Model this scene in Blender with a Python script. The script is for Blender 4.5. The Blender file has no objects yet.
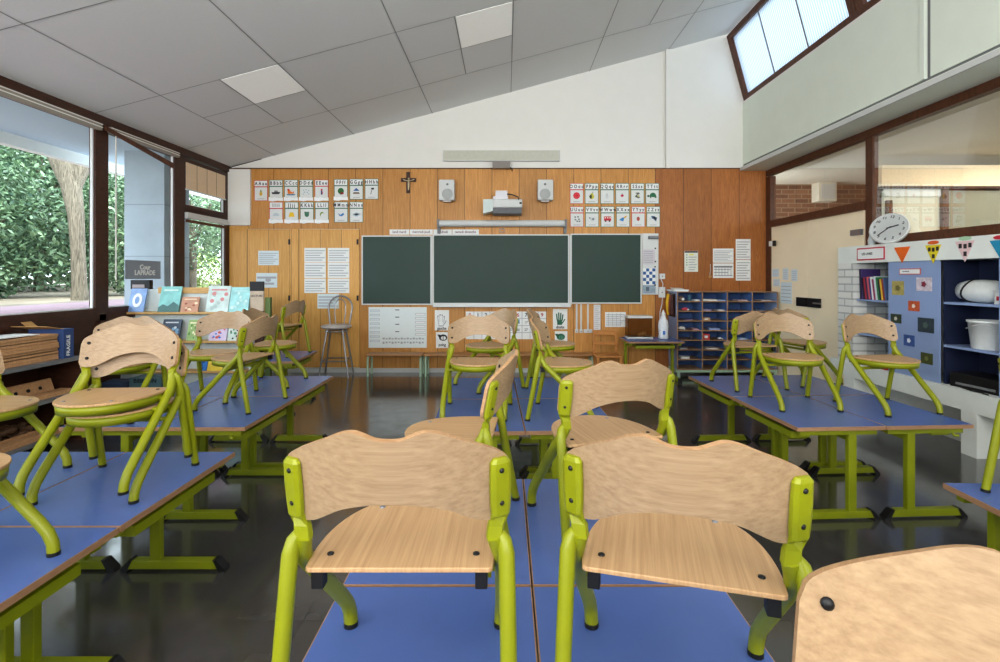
import bpy, bmesh, math, random
from mathutils import Vector, Matrix, Euler
random.seed(11)
SC = bpy.context.scene
COL = SC.collection
PI = math.pi

# ------------------------------------------------------------------ camera geometry
F, CX, CY, H = 507.0, 506.0, 276.0, 1.36      # focal in px, vanishing point, eye height
YW = 7.18                                     # back wall
XL, XR = -3.937, 3.687                        # window wall, glazed partition
HT = 0.53                                     # table top height
cam_d = bpy.data.cameras.new('camera'); cam = bpy.data.objects.new('camera', cam_d); COL.objects.link(cam)
cam.location = (0, 0, H); cam.rotation_euler = (PI/2, 0, 0)
cam_d.sensor_width = 36; cam_d.lens = F/1000*36
cam_d.shift_x = -(CX-500)/1000; cam_d.shift_y = -(331-CY)/1000
cam_d.clip_start = 0.02; cam_d.clip_end = 200
SC.camera = cam

def W(px, py, off=0.0, Y=YW):                 # point on a frontal plane
    y = Y-off
    return Vector(((px-CX)/F*y, y, H-(py-CY)/F*y))
def SX(px, py, X):                            # point on a side plane x = X
    y = X*F/(px-CX)
    return Vector((X, y, H-(py-CY)/F*y))

# ------------------------------------------------------------------ materials
def s2l(c):
    return tuple(((v/255)/12.92 if v/255 <= .04045 else ((v/255+.055)/1.055)**2.4) for v in c)+(1,)
MATS = {}
def new_mat(name):
    m = bpy.data.materials.new(name); m.use_nodes = True
    nt = m.node_tree; b = nt.nodes['Principled BSDF']
    return m, nt, b
def flat(name, rgb, rough=.6, metal=0, noise=.06, scale=30, spec=.4, bump=0):
    if name in MATS: return MATS[name]
    m, nt, b = new_mat(name); N = nt.nodes; L = nt.links
    b.inputs['Roughness'].default_value = rough; b.inputs['Metallic'].default_value = metal
    b.inputs['Specular IOR Level'].default_value = spec
    c = s2l(rgb)
    if noise:
        tc = N.new('ShaderNodeTexCoord'); nz = N.new('ShaderNodeTexNoise'); nz.inputs['Scale'].default_value = scale
        nz.inputs['Detail'].default_value = 4
        L.new(tc.outputs['Object'], nz.inputs['Vector'])
        rp = N.new('ShaderNodeMixRGB')
        rp.inputs[1].default_value = tuple(v*(1-noise*1.6) for v in c[:3])+(1,)
        rp.inputs[2].default_value = tuple(min(1, v*(1+noise*1.6)) for v in c[:3])+(1,)
        L.new(nz.outputs['Fac'], rp.inputs[0]); L.new(rp.outputs[0], b.inputs['Base Color'])
        if bump:
            bp = N.new('ShaderNodeBump'); bp.inputs['Strength'].default_value = bump; bp.inputs['Distance'].default_value = .004
            L.new(nz.outputs['Fac'], bp.inputs['Height']); L.new(bp.outputs[0], b.inputs['Normal'])
    else: b.inputs['Base Color'].default_value = c
    MATS[name] = m; return m
def wood(name, c0, c1, stretch=(1.5, 14, 14), scale=6, rough=.4, plank=None, seam=(.1, .05, .02), tint=.25, axis=0, dist=1.2):
    if name in MATS: return MATS[name]
    m, nt, b = new_mat(name); N = nt.nodes; L = nt.links
    tc = N.new('ShaderNodeTexCoord'); mp = N.new('ShaderNodeMapping'); mp.inputs['Scale'].default_value = stretch
    L.new(tc.outputs['Object'], mp.inputs['Vector'])
    nz = N.new('ShaderNodeTexNoise'); nz.inputs['Scale'].default_value = scale; nz.inputs['Detail'].default_value = 6
    nz.inputs['Roughness'].default_value = .6; nz.inputs['Distortion'].default_value = dist
    vec = mp.outputs['Vector']
    if plank:
        sp = N.new('ShaderNodeSeparateXYZ'); L.new(tc.outputs['Object'], sp.inputs[0])
        dv = N.new('ShaderNodeMath'); dv.operation = 'DIVIDE'; dv.inputs[1].default_value = plank; L.new(sp.outputs[axis], dv.inputs[0])
        fl = N.new('ShaderNodeMath'); fl.operation = 'FLOOR'; L.new(dv.outputs[0], fl.inputs[0])
        wn = N.new('ShaderNodeTexWhiteNoise'); wn.noise_dimensions = '1D'; L.new(fl.outputs[0], wn.inputs['W'])
        ad = N.new('ShaderNodeVectorMath'); ad.operation = 'ADD'; L.new(vec, ad.inputs[0])
        sc = N.new('ShaderNodeVectorMath'); sc.operation = 'SCALE'; L.new(wn.outputs['Color'], sc.inputs[0]); sc.inputs['Scale'].default_value = 20
        L.new(sc.outputs[0], ad.inputs[1]); vec = ad.outputs[0]
    L.new(vec, nz.inputs['Vector'])
    rp = N.new('ShaderNodeValToRGB'); rp.color_ramp.elements[0].position = .32; rp.color_ramp.elements[1].position = .68
    rp.color_ramp.elements[0].color = s2l(c0); rp.color_ramp.elements[1].color = s2l(c1)
    L.new(nz.outputs['Fac'], rp.inputs[0]); out = rp.outputs[0]
    if plank:
        hs = N.new('ShaderNodeHueSaturation'); L.new(out, hs.inputs['Color'])
        mr = N.new('ShaderNodeMapRange'); mr.inputs[3].default_value = 1-tint; mr.inputs[4].default_value = 1+tint*.6
        L.new(wn.outputs['Value'], mr.inputs[0]); L.new(mr.outputs[0], hs.inputs['Value'])
        fr = N.new('ShaderNodeMath'); fr.operation = 'FRACT'; L.new(dv.outputs[0], fr.inputs[0])
        cp = N.new('ShaderNodeMath'); cp.operation = 'LESS_THAN'; cp.inputs[1].default_value = .008/plank; L.new(fr.outputs[0], cp.inputs[0])
        mx = N.new('ShaderNodeMixRGB'); L.new(cp.outputs[0], mx.inputs[0]); L.new(hs.outputs[0], mx.inputs[1]); mx.inputs[2].default_value = (*seam, 1)
        out = mx.outputs[0]
    L.new(out, b.inputs['Base Color']); b.inputs['Roughness'].default_value = rough
    b.inputs['Specular IOR Level'].default_value = .35
    MATS[name] = m; return m
def glass_mat(name, tint=(1, 1, 1), refl=.06):
    m, nt, b = new_mat(name); N = nt.nodes; L = nt.links; N.remove(b)
    o = N['Material Output']; t = N.new('ShaderNodeBsdfTransparent'); t.inputs[0].default_value = (*tint, 1)
    g = N.new('ShaderNodeBsdfGlossy'); g.inputs['Roughness'].default_value = .02
    fz = N.new('ShaderNodeLayerWeight'); fz.inputs['Blend'].default_value = .25
    mu = N.new('ShaderNodeMath'); mu.operation = 'MULTIPLY'; mu.inputs[1].default_value = refl*4; L.new(fz.outputs['Fresnel'], mu.inputs[0])
    mi = N.new('ShaderNodeMixShader'); L.new(mu.outputs[0], mi.inputs[0]); L.new(t.outputs[0], mi.inputs[1]); L.new(g.outputs[0], mi.inputs[2])
    L.new(mi.outputs[0], o.inputs['Surface']); MATS[name] = m; return m

GREEN = flat('lime green lacquer', (134, 139, 13), .38, noise=.05, scale=20)
GREEN_D = flat('lime green lacquer tables', (130, 138, 14), .42, noise=.06, scale=14)
BLACK = flat('black plastic', (18, 18, 20), .5, noise=0)
BEECH = wood('beech plywood', (146, 121, 93), (168, 143, 112), (1.1, 64, 56), 2.6, .38, dist=.05)
BEECH_S = wood('beech seat', (172, 136, 96), (196, 160, 119), (60, 1.4, 14), 2.4, .4, dist=.1)
PLYEDGE = wood('ply edge', (156, 120, 84), (184, 148, 110), (3, 3, 60), 6, .5)
EDGE = wood('beech edge', (144, 108, 80), (172, 134, 102), (3, 3, 40), 8, .5)
BLUE = flat('blue laminate', (80, 104, 164), .27, noise=.05, scale=6)
WHITE = flat('white plaster', (232, 231, 225), .85, noise=.02, scale=5)
CEIL = flat('ceiling board', (222, 224, 223), .9, noise=.02, scale=60)
CEIL_L = flat('ceiling joint', (150, 152, 151), .9, noise=0)
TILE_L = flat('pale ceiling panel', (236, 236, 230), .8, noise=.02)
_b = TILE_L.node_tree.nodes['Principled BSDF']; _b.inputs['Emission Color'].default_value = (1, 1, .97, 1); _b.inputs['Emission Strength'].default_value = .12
DKBROWN = wood('dark stained frame', (52, 30, 20), (76, 44, 30), (3, 3, 12), 5, .45)
MIDBROWN = wood('mahogany frame', (70, 40, 26), (100, 60, 38), (6, 6, 2), 5, .42)
HONEY = wood('honey oak panelling', (182, 124, 58), (212, 156, 86), (16, 16, .9), 3.5, .4, plank=.385, seam=(.16, .075, .02), tint=.14)
LIGHTP = wood('pale oak panelling', (202, 148, 74), (224, 174, 100), (16, 16, .9), 3.5, .42, plank=.30, seam=(.28, .15, .05), tint=.07)
REDW = wood('reddish veneer', (146, 88, 42), (178, 114, 58), (9, 9, .9), 3, .38, plank=.395, seam=(.10, .04, .015), tint=.13, dist=2.5)
PAPER = flat('paper', (232, 234, 232), .8, noise=.02, scale=9)
PAPER_B = flat('bluish paper', (214, 226, 230), .8, noise=.02, scale=9)
INK = flat('ink', (52, 52, 56), .8, noise=0)
GREYINK = flat('grey print', (172, 174, 178), .8, noise=0)
BOARD = flat('chalkboard', (44, 66, 58), .55, noise=.12, scale=3)
ALU = flat('white aluminium', (214, 216, 214), .4, noise=.02)
METAL = flat('grey metal', (150, 150, 154), .3, .7, noise=.03)
LIGHTGREY = flat('light grey plastic', (206, 208, 206), .5, noise=.02)
GREYM = flat('mid grey plastic', (120, 122, 124), .5, noise=.03)
PALEGREEN = flat('pale green metal', (168, 196, 170), .45, noise=.03)
CREAM = flat('cream door laminate', (248, 232, 200), .5, noise=.03, scale=3)
GWHITE = flat('greenish white panel', (226, 234, 222), .6, noise=.03, scale=4)
LTBLUE = flat('light blue laminate', (142, 162, 200), .45, noise=.05, scale=6)
DKBLUE = flat('dark blue shelf', (30, 38, 64), .5, noise=.08, scale=6)
CONC = flat('painted concrete', (226, 230, 224), .8, noise=.05, scale=6, bump=.2)
RAWCONC = flat('raw concrete', (160, 172, 178), .9, noise=.14, scale=3)
SOFFIT = flat('blue grey soffit', (188, 212, 222), .8, noise=.02)
BARK = wood('bark', (70, 64, 54), (140, 132, 116), (18, 18, 1.2), 4, .9)
PINK = flat('pink paving', (164, 138, 146), .9, noise=.08, scale=3)
DIRT = flat('garden soil with leaves', (150, 140, 124), .95, noise=.5, scale=2.2)
CARD = flat('cardboard', (186, 146, 92), .8, noise=.05)
TRAY = wood('tray wood', (180, 134, 92), (208, 164, 120), (3, 14, 14), 5, .55)
GLASS = glass_mat('window glass', (.97, 1, 1), .05)
GLASS_I = glass_mat('partition glass', (.93, .93, .9), .06)
GLASS_S = glass_mat('smoked acrylic', (.66, .58, .5), .08)
def col(r, g, b, rough=.6): return flat('paint %d %d %d' % (r, g, b), (r, g, b), rough, noise=.03, scale=25)

# floor
def floor_mat():
    m, nt, b = new_mat('dark tile floor'); N = nt.nodes; L = nt.links
    tc = N.new('ShaderNodeTexCoord'); nz = N.new('ShaderNodeTexNoise'); nz.inputs['Scale'].default_value = 2.4; nz.inputs['Detail'].default_value = 7
    L.new(tc.outputs['Object'], nz.inputs['Vector'])
    br = N.new('ShaderNodeTexBrick'); br.offset = 0; br.inputs['Scale'].default_value = 1; br.inputs['Brick Width'].default_value = .4
    br.inputs['Row Height'].default_value = .4; br.inputs['Mortar Size'].default_value = .0025; br.inputs['Mortar Smooth'].default_value = .3
    br.inputs['Color1'].default_value = s2l((64, 62, 61)); br.inputs['Color2'].default_value = s2l((71, 69, 67)); br.inputs['Mortar'].default_value = s2l((50, 48, 47))
    L.new(tc.outputs['Object'], br.inputs['Vector'])
    mx = N.new('ShaderNodeMixRGB'); mx.blend_type = 'MULTIPLY'; mx.inputs[0].default_value = .7
    rp = N.new('ShaderNodeValToRGB'); rp.color_ramp.elements[0].position = .3; rp.color_ramp.elements[1].position = .75
    rp.color_ramp.elements[0].color = (.85, .85, .85, 1); rp.color_ramp.elements[1].color = (1.2, 1.2, 1.18, 1)
    L.new(nz.outputs['Fac'], rp.inputs[0]); L.new(br.outputs['Color'], mx.inputs[1]); L.new(rp.outputs[0], mx.inputs[2])
    L.new(mx.outputs[0], b.inputs['Base Color'])
    n2 = N.new('ShaderNodeTexNoise'); n2.inputs['Scale'].default_value = 9; n2.inputs['Detail'].default_value = 8; L.new(tc.outputs['Object'], n2.inputs['Vector'])
    mr = N.new('ShaderNodeMapRange'); mr.inputs[1].default_value = .3; mr.inputs[2].default_value = .7; mr.inputs[3].default_value = .10; mr.inputs[4].default_value = .24
    L.new(n2.outputs['Fac'], mr.inputs[0]); L.new(mr.outputs[0], b.inputs['Roughness']); b.inputs['Specular IOR Level'].default_value = .7; b.inputs['Coat Weight'].default_value = .6; b.inputs['Coat Roughness'].default_value = .12
    return m
def brick_mat(name, c1, c2, mortar, w=.22, h=.075, scale=1, axes='XZ', rough=.8):
    m, nt, b = new_mat(name); N = nt.nodes; L = nt.links
    tc = N.new('ShaderNodeTexCoord'); sp = N.new('ShaderNodeSeparateXYZ'); cb = N.new('ShaderNodeCombineXYZ')
    L.new(tc.outputs['Object'], sp.inputs[0]); L.new(sp.outputs[axes[0]], cb.inputs[0]); L.new(sp.outputs[axes[1]], cb.inputs[1])
    br = N.new('ShaderNodeTexBrick'); br.inputs['Scale'].default_value = scale; br.inputs['Brick Width'].default_value = w; br.inputs['Row Height'].default_value = h
    br.inputs['Mortar Size'].default_value = .008; br.inputs['Color1'].default_value = s2l(c1); br.inputs['Color2'].default_value = s2l(c2); br.inputs['Mortar'].default_value = s2l(mortar)
    L.new(cb.outputs[0], br.inputs['Vector']); L.new(br.outputs['Color'], b.inputs['Base Color']); b.inputs['Roughness'].default_value = rough
    bp = N.new('ShaderNodeBump'); bp.inputs['Distance'].default_value = .006; bp.invert = True; L.new(br.outputs['Fac'], bp.inputs['Height']); L.new(bp.outputs[0], b.inputs['Normal'])
    return m
FLOOR = floor_mat()
BRICK = brick_mat('red brick', (136, 92, 66), (96, 62, 46), (150, 128, 104))
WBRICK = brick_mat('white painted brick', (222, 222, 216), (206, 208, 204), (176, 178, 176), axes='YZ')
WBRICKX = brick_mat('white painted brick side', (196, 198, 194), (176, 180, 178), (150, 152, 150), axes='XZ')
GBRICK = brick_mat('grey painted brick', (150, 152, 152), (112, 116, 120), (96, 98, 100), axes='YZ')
def ribbed_mat():
    m, nt, b = new_mat('ribbed translucent sheet'); N = nt.nodes; L = nt.links; N.remove(b); o = N['Material Output']
    tc = N.new('ShaderNodeTexCoord'); wv = N.new('ShaderNodeTexWave'); wv.bands_direction = 'Y'; wv.inputs['Scale'].default_value = 9
    L.new(tc.outputs['Object'], wv.inputs['Vector'])
    rp = N.new('ShaderNodeMixRGB'); rp.inputs[1].default_value = (.10, .135, .18, 1); rp.inputs[2].default_value = (.19, .21, .23, 1); L.new(wv.outputs['Fac'], rp.inputs[0])
    t = N.new('ShaderNodeBsdfTranslucent'); L.new(rp.outputs[0], t.inputs['Color'])
    d = N.new('ShaderNodeBsdfTransparent'); d.inputs[0].default_value = (.3, .34, .4, 1)
    mi = N.new('ShaderNodeMixShader'); mi.inputs[0].default_value = .08; L.new(t.outputs[0], mi.inputs[1]); L.new(d.outputs[0], mi.inputs[2])
    L.new(mi.outputs[0], o.inputs['Surface']); return m
RIBBED = ribbed_mat()
def leaf_mat(name, c0, c1):
    m, nt, b = new_mat(name); N = nt.nodes; L = nt.links
    g = N.new('ShaderNodeNewGeometry'); rp = N.new('ShaderNodeMixRGB'); rp.inputs[1].default_value = s2l(c0); rp.inputs[2].default_value = s2l(c1)
    L.new(g.outputs['Random Per Island'], rp.inputs[0]); L.new(rp.outputs[0], b.inputs['Base Color'])
    b.inputs['Roughness'].default_value = .45; b.inputs['Specular IOR Level'].default_value = .5
    MATS[name] = m; return m
LEAF = leaf_mat('dark leaves', (56, 86, 66), (150, 178, 138)); LEAF2 = leaf_mat('light leaves', (90, 120, 60), (176, 194, 120))

# ------------------------------------------------------------------ mesh builder
OFF = {}
class MB:
    def __init__(s, mat=None):
        s.v = []; s.f = []; s.fm = []; s.sm = []; s.mats = []; s.cur = 0
        if mat: s.m(mat)
    def m(s, mat):
        if mat not in s.mats: s.mats.append(mat)
        s.cur = s.mats.index(mat); return s
    def add(s, vs, fs, smooth=False):
        n = len(s.v); s.v += [Vector(p) for p in vs]
        for f in fs: s.f.append([i+n for i in f]); s.fm.append(s.cur); s.sm.append(smooth)
        return s
    def box(s, c, d, rot=None):
        h = Vector(d)/2; R = Euler(rot).to_matrix() if rot else Matrix.Identity(3); c = Vector(c)
        vs = [c+R@Vector((x*h.x, y*h.y, z*h.z)) for x in (-1, 1) for y in (-1, 1) for z in (-1, 1)]
        return s.add(vs, [(0, 1, 3, 2), (4, 6, 7, 5), (0, 4, 5, 1), (2, 3, 7, 6), (0, 2, 6, 4), (1, 5, 7, 3)])
    def bb(s, a, b):
        a = Vector(a); b = Vector(b); return s.box((a+b)/2, [abs(q) for q in (b-a)])
    def quad(s, *p): return s.add(p, [tuple(range(len(p)))])
    def prism(s, pts, d):                     # closed polygon + depth vector
        n = len(pts); d = Vector(d); a = [Vector(p) for p in pts]; b = [p+d for p in a]
        fs = [tuple(range(n))[::-1], tuple(range(n, 2*n))]+[(i, (i+1) % n, n+(i+1) % n, n+i) for i in range(n)]
        return s.add(a+b, fs)
    def tube(s, pts, r, seg=10, closed=False, flat_=None):
        pts = [Vector(p) for p in pts]; n = len(pts); rs = r if isinstance(r, (list, tuple)) else [r]*n
        rings = []; prev = None
        for i, p in enumerate(pts):
            if closed: t = (pts[(i+1) % n]-pts[i-1]).normalized()
            else: t = ((pts[min(i+1, n-1)]-pts[max(i-1, 0)])).normalized()
            if prev is None:
                up = Vector((0, 0, 1)) if abs(t.z) < .9 else Vector((0, 1, 0))
                u = t.cross(up).normalized()
            else: u = (prev-t*prev.dot(t)).normalized()
            prev = u; w = t.cross(u)
            rings.append([p+(u*math.cos(2*PI*k/seg)+w*math.sin(2*PI*k/seg))*rs[i] for k in range(seg)])
        vs = [q for rg in rings for q in rg]; fs = []
        for i in range(n if closed else n-1):
            for k in range(seg):
                a = i*seg+k; b = i*seg+(k+1) % seg; c = ((i+1) % n)*seg+(k+1) % seg; d = ((i+1) % n)*seg+k
                fs.append((a, b, c, d))
        s.add(vs, fs, True)
        if not closed: s.add(rings[0][::-1], [tuple(range(seg))]); s.add(rings[-1], [tuple(range(seg))])
        return s
    def cyl(s, a, b, r, seg=14): return s.tube([a, b], r, seg)
    def lathe(s, prof, c=(0, 0, 0), seg=20, R=None):   # prof: list of (r, z)
        c = Vector(c); R = R or Matrix.Identity(3); vs = []; fs = []
        for r, z in prof:
            for k in range(seg): vs.append(c+R@Vector((r*math.cos(2*PI*k/seg), r*math.sin(2*PI*k/seg), z)))
        for i in range(len(prof)-1):
            for k in range(seg): fs.append((i*seg+k, i*seg+(k+1) % seg, (i+1)*seg+(k+1) % seg, (i+1)*seg+k))
        s.add(vs, fs, True)
        if prof[0][0] > 1e-4: s.add(vs[:seg][::-1], [tuple(range(seg))])
        if prof[-1][0] > 1e-4: s.add(vs[-seg:], [tuple(range(seg))])
        return s
    def ball(s, c, r, sc=(1, 1, 1), seg=14):
        pr = [(max(1e-5, math.sin(PI*i/8))*r, -math.cos(PI*i/8)*r) for i in range(9)]
        R = Matrix.Diagonal(Vector(sc)); return s.lathe(pr, c, seg, R)
    def build(s, name, parent=None, loc=None, bevel=0, mat=None):
        if mat and not s.mats: s.m(mat)
        if parent is not None: o0 = OFF.get(parent.name, Vector((0, 0, 0)))
        elif loc is not None: o0 = Vector(loc)
        else:
            xs = [p.x for p in s.v]; ys = [p.y for p in s.v]; zs = [p.z for p in s.v]
            o0 = Vector(((min(xs)+max(xs))/2, (min(ys)+max(ys))/2, min(zs)))
        me = bpy.data.meshes.new(name); me.from_pydata([p-o0 for p in s.v], [], s.f)
        for mt in s.mats: me.materials.append(mt)
        me.polygons.foreach_set('material_index', s.fm); me.polygons.foreach_set('use_smooth', s.sm)
        me.update()
        bm = bmesh.new(); bm.from_mesh(me); bmesh.ops.recalc_face_normals(bm, faces=bm.faces); bm.to_mesh(me); bm.free()
        o = bpy.data.objects.new(name, me); COL.objects.link(o)
        if parent is not None: o.parent = parent
        else: o.location = o0
        OFF[o.name] = o0
        if bevel:
            b = o.modifiers.new('bevel', 'BEVEL'); b.width = bevel; b.segments = 2; b.limit_method = 'ANGLE'; b.angle_limit = .7
        return o
def tag(o, label, cat, group=None):
    o['label'] = label; o['category'] = cat
    if group: o['group'] = group
    return o
def struct(o): o['kind'] = 'structure'; return o
def thing(name, label, cat, loc=(0, 0, 0), rz=0, group=None):
    o = bpy.data.objects.new(name, None); COL.objects.link(o); o.location = loc; o.rotation_euler = (0, 0, rz); o.empty_display_size = .1
    OFF[o.name] = Vector(loc); return tag(o, label, cat, group)
def children(o): return [c for c in COL.objects if c.parent == o]
def dup(root, loc, rz, label, group=None):
    def cp(o, parent):
        c = o.copy(); COL.objects.link(c)
        if parent is not None: c.parent = parent
        for ch in KIDS[o.name]: cp(ch, c)
        return c
    r = cp(root, None); r.location = loc; r.rotation_euler = (0, 0, rz); r['label'] = label
    if group: r['group'] = group
    return r
KIDS = {}
def reg(root):                                # remember the children of a finished prototype
    objs = [root]
    while objs:
        o = objs.pop(); KIDS[o.name] = [c for c in COL.objects if c.parent == o]; objs += KIDS[o.name]
def text(name, body, size, loc, rot, mat, parent=None, ax='CENTER', ext=.0004, sx=1):
    c = bpy.data.curves.new(name, 'FONT'); c.body = body; c.size = size; c.align_x = ax; c.align_y = 'CENTER'; c.extrude = ext; c.offset = size*.022
    c.materials.append(mat); c.resolution_u = 2
    tmp = bpy.data.objects.new('tmp', c); me = bpy.data.meshes.new_from_object(tmp); bpy.data.objects.remove(tmp); me.name = name
    o = bpy.data.objects.new(name, me); COL.objects.link(o)
    if parent is not None: o.parent = parent; o.location = Vector(loc)-OFF.get(parent.name, Vector((0, 0, 0)))
    else: o.location = loc
    o.rotation_euler = rot; o.scale = (sx, 1, 1); return o
FRONT = (PI/2, 0, 0); ONR = (PI/2, 0, -PI/2); ONL = (PI/2, 0, PI/2)
def interp(pts, x):                           # monotone-ish cubic through points
    n = len(pts)
    for i in range(n-1):
        if x <= pts[i+1][0] or i == n-2:
            x0, y0 = pts[i]; x1, y1 = pts[i+1]; t = (x-x0)/(x1-x0)
            def sl(k):
                if k <= 0 or k >= n-1: return (pts[min(k+1, n-1)][1]-pts[max(k-1, 0)][1])/(pts[min(k+1, n-1)][0]-pts[max(k-1, 0)][0]) if 0 else 0
                return (pts[k+1][1]-pts[k-1][1])/(pts[k+1][0]-pts[k-1][0])
            a, b = sl(i)*(x1-x0), sl(i+1)*(x1-x0)
            return (2*t**3-3*t*t+1)*y0+(t**3-2*t*t+t)*a+(-2*t**3+3*t*t)*y1+(t**3-t*t)*b
# ------------------------------------------------------------------ room shell
def zc(x): return 2.89+.268*(x-XL)
ZWOOD = W(0, 168.5).z
YB = -3.2
struct(MB(FLOOR).bb((XL-.1, YB, -.05), (XR+.1, YW+.1, 0)).build('floor', loc=(0, 0, 0)))
# gable wall: plaster above the panelling
XT = 3.16
p = [(XL-.1, YW, 0), (XR+.06, YW, 0), (XR+.06, YW, 3.0), (3.36, YW, 3.0), (3.42, YW, 3.8), (XT+.04, YW, zc(XT)+.02), (XL-.1, YW, zc(XL-.1)+.02)]
struct(MB(WHITE).prism(p, (0, .12, 0)).build('wall_back', loc=(0, YW, 0)))
pl = lambda a, b, t=.02, m=None: MB(m).bb(a, b)
x250, x655, x766 = W(246, 0).x, W(654.5, 0).x, W(766, 0).x
struct(MB(HONEY).bb((W(252, 0).x, YW-.02, W(0, 229).z), (x655, YW, ZWOOD)).bb((W(360, 0).x, YW-.02, .06), (x655, YW, W(0, 229).z)).build('trim_1', loc=(W(410, 0).x+.002, YW, 0)))
struct(MB(REDW).bb((x655, YW-.022, .06), (x766, YW, ZWOOD)).build('trim_2', loc=(W(654.5, 0).x, YW, 0)))
struct(MB(LIGHTP).bb((XL, YW-.02, .06), (W(247.5, 0).x, YW, W(0, 226).z)).bb((W(247.5, 0).x, YW-.02, W(0, 229).z), (W(252, 0).x, YW, ZWOOD)).bb((W(290.6, 0).x, YW-.02, .06), (W(299, 0).x, YW, W(0, 229).z)).build('trim_3', loc=(XL, YW, 0)))
for n, (a, b) in enumerate(((247.9, 290.2), (299.4, 359.6))):
    d = struct(MB(LIGHTP).bb((W(a, 0).x, YW-.022, .07), (W(b, 0).x, YW, W(0, 229.4).z)).build('door_%d' % (n+1), loc=(W(a, 0).x, YW, 0)))
    for py in (242, 298):
        c = W(b-.2 if n == 0 else b-1.5, py); MB(BLACK).box((c.x, YW-.026, c.z), (.024, .012, .075)).build('hinge', d)
    if n == 0:
        pass
struct(MB(flat('white skirting', (196, 198, 196), .5)).bb((XL, YW-.035, 0), (x766, YW, .06)).build('baseboard_back', loc=(0, YW, 0)))
struct(MB(flat('joint line', (84, 52, 24), .6, noise=0)).bb((XL, YW-.024, ZWOOD-.012), (x766, YW, ZWOOD+.004)).build('trim_4', loc=(0, YW, ZWOOD)))
# pale box at the upper left corner of the panelling
a, b = W(230, 225.5), W(252, 170)
struct(MB(WHITE).bb((a.x, YW-.06, a.z), (b.x, YW, b.z)).build('trim_5'))
# pipe down the plaster
px = W(667, 0).x
struct(MB(WHITE).bb((px-.03, YW-.05, ZWOOD), (px+.03, YW, zc(px)-.005)).bb((px-.05, YW-.015, ZWOOD), (px-.034, YW, zc(px)-.01)).build('trim_6'))
# ceiling with its joints
mb = MB(CEIL).quad((XL-.1, YB, zc(XL-.1)), (XT+.05, YB, zc(XT+.05)), (XT+.05, YW+.1, zc(XT+.05)), (XL-.1, YW+.1, zc(XL-.1)))
mb.prism([(XL-.1, YB, zc(XL-.1)+.02), (XT+.05, YB, zc(XT+.05)+.02), (XT+.05, YW+.1, zc(XT+.05)+.02), (XL-.1, YW+.1, zc(XL-.1)+.02)], (0, 0, .12))
gx = [.07+1.112*k for k in range(-3, 3)]; gy = [6.15-1.36*k for k in range(7)]
mb.m(CEIL_L); e = .004; w = .0045
def cline_y(x, y0, y1): mb.quad((x-w, y0, zc(x-w)-e), (x+w, y0, zc(x+w)-e), (x+w, y1, zc(x+w)-e), (x-w, y1, zc(x-w)-e))
def cline_x(y, x0, x1): mb.quad((x0, y-w, zc(x0)-e), (x1, y-w, zc(x1)-e), (x1, y+w, zc(x1)-e), (x0, y+w, zc(x0)-e))
for x in gx: cline_y(x, YB, YW)
for y in gy: cline_x(y, gx[0] if y > 5 else XL, XT)
cline_x(gy[0], XL, gx[0])
for i in (0, 2):
    cline_y((gx[i]+gx[i+1])/2, gy[1], gy[0]); cline_x((gy[1]+gy[0])/2, gx[i], gx[i+1])
cline_y((gx[4]+gx[5])/2, gy[1], gy[0])
mb.m(DKBROWN).quad((XL, YW-.03, zc(XL)-.005), (W(262, 0).x, YW-.03, zc(W(262, 0).x)-.005), (W(262, 0).x, YW, zc(W(262, 0).x)-.005), (XL, YW, zc(XL)-.005))
struct(mb.build('ceiling', loc=(0, 0, 0)))
for (i, lab) in ((0, 'square pale ceiling panel near the windows, left of the two bright ones'), (2, 'square pale ceiling panel near the top edge, right of the two bright ones')):
    xa, xb = (gx[i]+gx[i+1])/2+.01, gx[i+1]-.01; ya, yb = gy[1]+.01, (gy[1]+gy[0])/2-.01
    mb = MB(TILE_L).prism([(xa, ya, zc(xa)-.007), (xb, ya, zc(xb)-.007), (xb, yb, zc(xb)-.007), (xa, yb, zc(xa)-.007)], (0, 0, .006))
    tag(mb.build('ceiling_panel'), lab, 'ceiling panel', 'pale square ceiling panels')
struct(MB(WHITE).bb((XL-.1, YB-.1, 0), (XR+.1, YB, 4.9)).build('wall_rear', loc=(0, YB, 0)))
# ---- clerestory on the right
XB_, ZB_ = 3.41, 3.83
dirv = Vector((XT-XB_, 0, zc(XT)-.03-ZB_)); ln = dirv.length; du = dirv.normalized(); nrm = Vector((du.z, 0, -du.x))
def cp(u, y, o=0): return Vector((XB_, y, ZB_))+du*u+nrm*o
ys = [YW-.03, 4.86, 2.5, .14, -2.2]
for k in range(4):
    y1, y0 = ys[k]-(.0 if k == 0 else .05), ys[k+1]+.05
    fr = MB(MIDBROWN)
    for (u0, u1, ya, yb) in ((0, .08, y0-.05, y1+.05), (ln-.07, ln, y0-.05, y1+.05), (.08, ln-.07, y1-.06, y1+.04), (.08, ln-.07, y0-.05, y0+.04)):
        fr.prism([cp(u0, ya, -.04), cp(u1, ya, -.04), cp(u1, yb, -.04), cp(u0, yb, -.04)], nrm*.09)
    o = struct(fr.build('window_%d' % (k+1)))
    MB(RIBBED).quad(cp(.08, y0+.04), cp(ln-.07, y0+.04), cp(ln-.07, y1-.06), cp(.08, y1-.06)).build('ribbed_pane', o)
    g = MB(GREYM)
    n = 3
    for j in range(1, n):
        yy = y1-.06+(y0-y1+.1)*j/n; g.prism([cp(.08, yy-.008, -.012), cp(ln-.07, yy-.008, -.012), cp(ln-.07, yy+.008, -.012), cp(.08, yy+.008, -.012)], nrm*.008)
    g.build('pane_joint', o)
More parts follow.
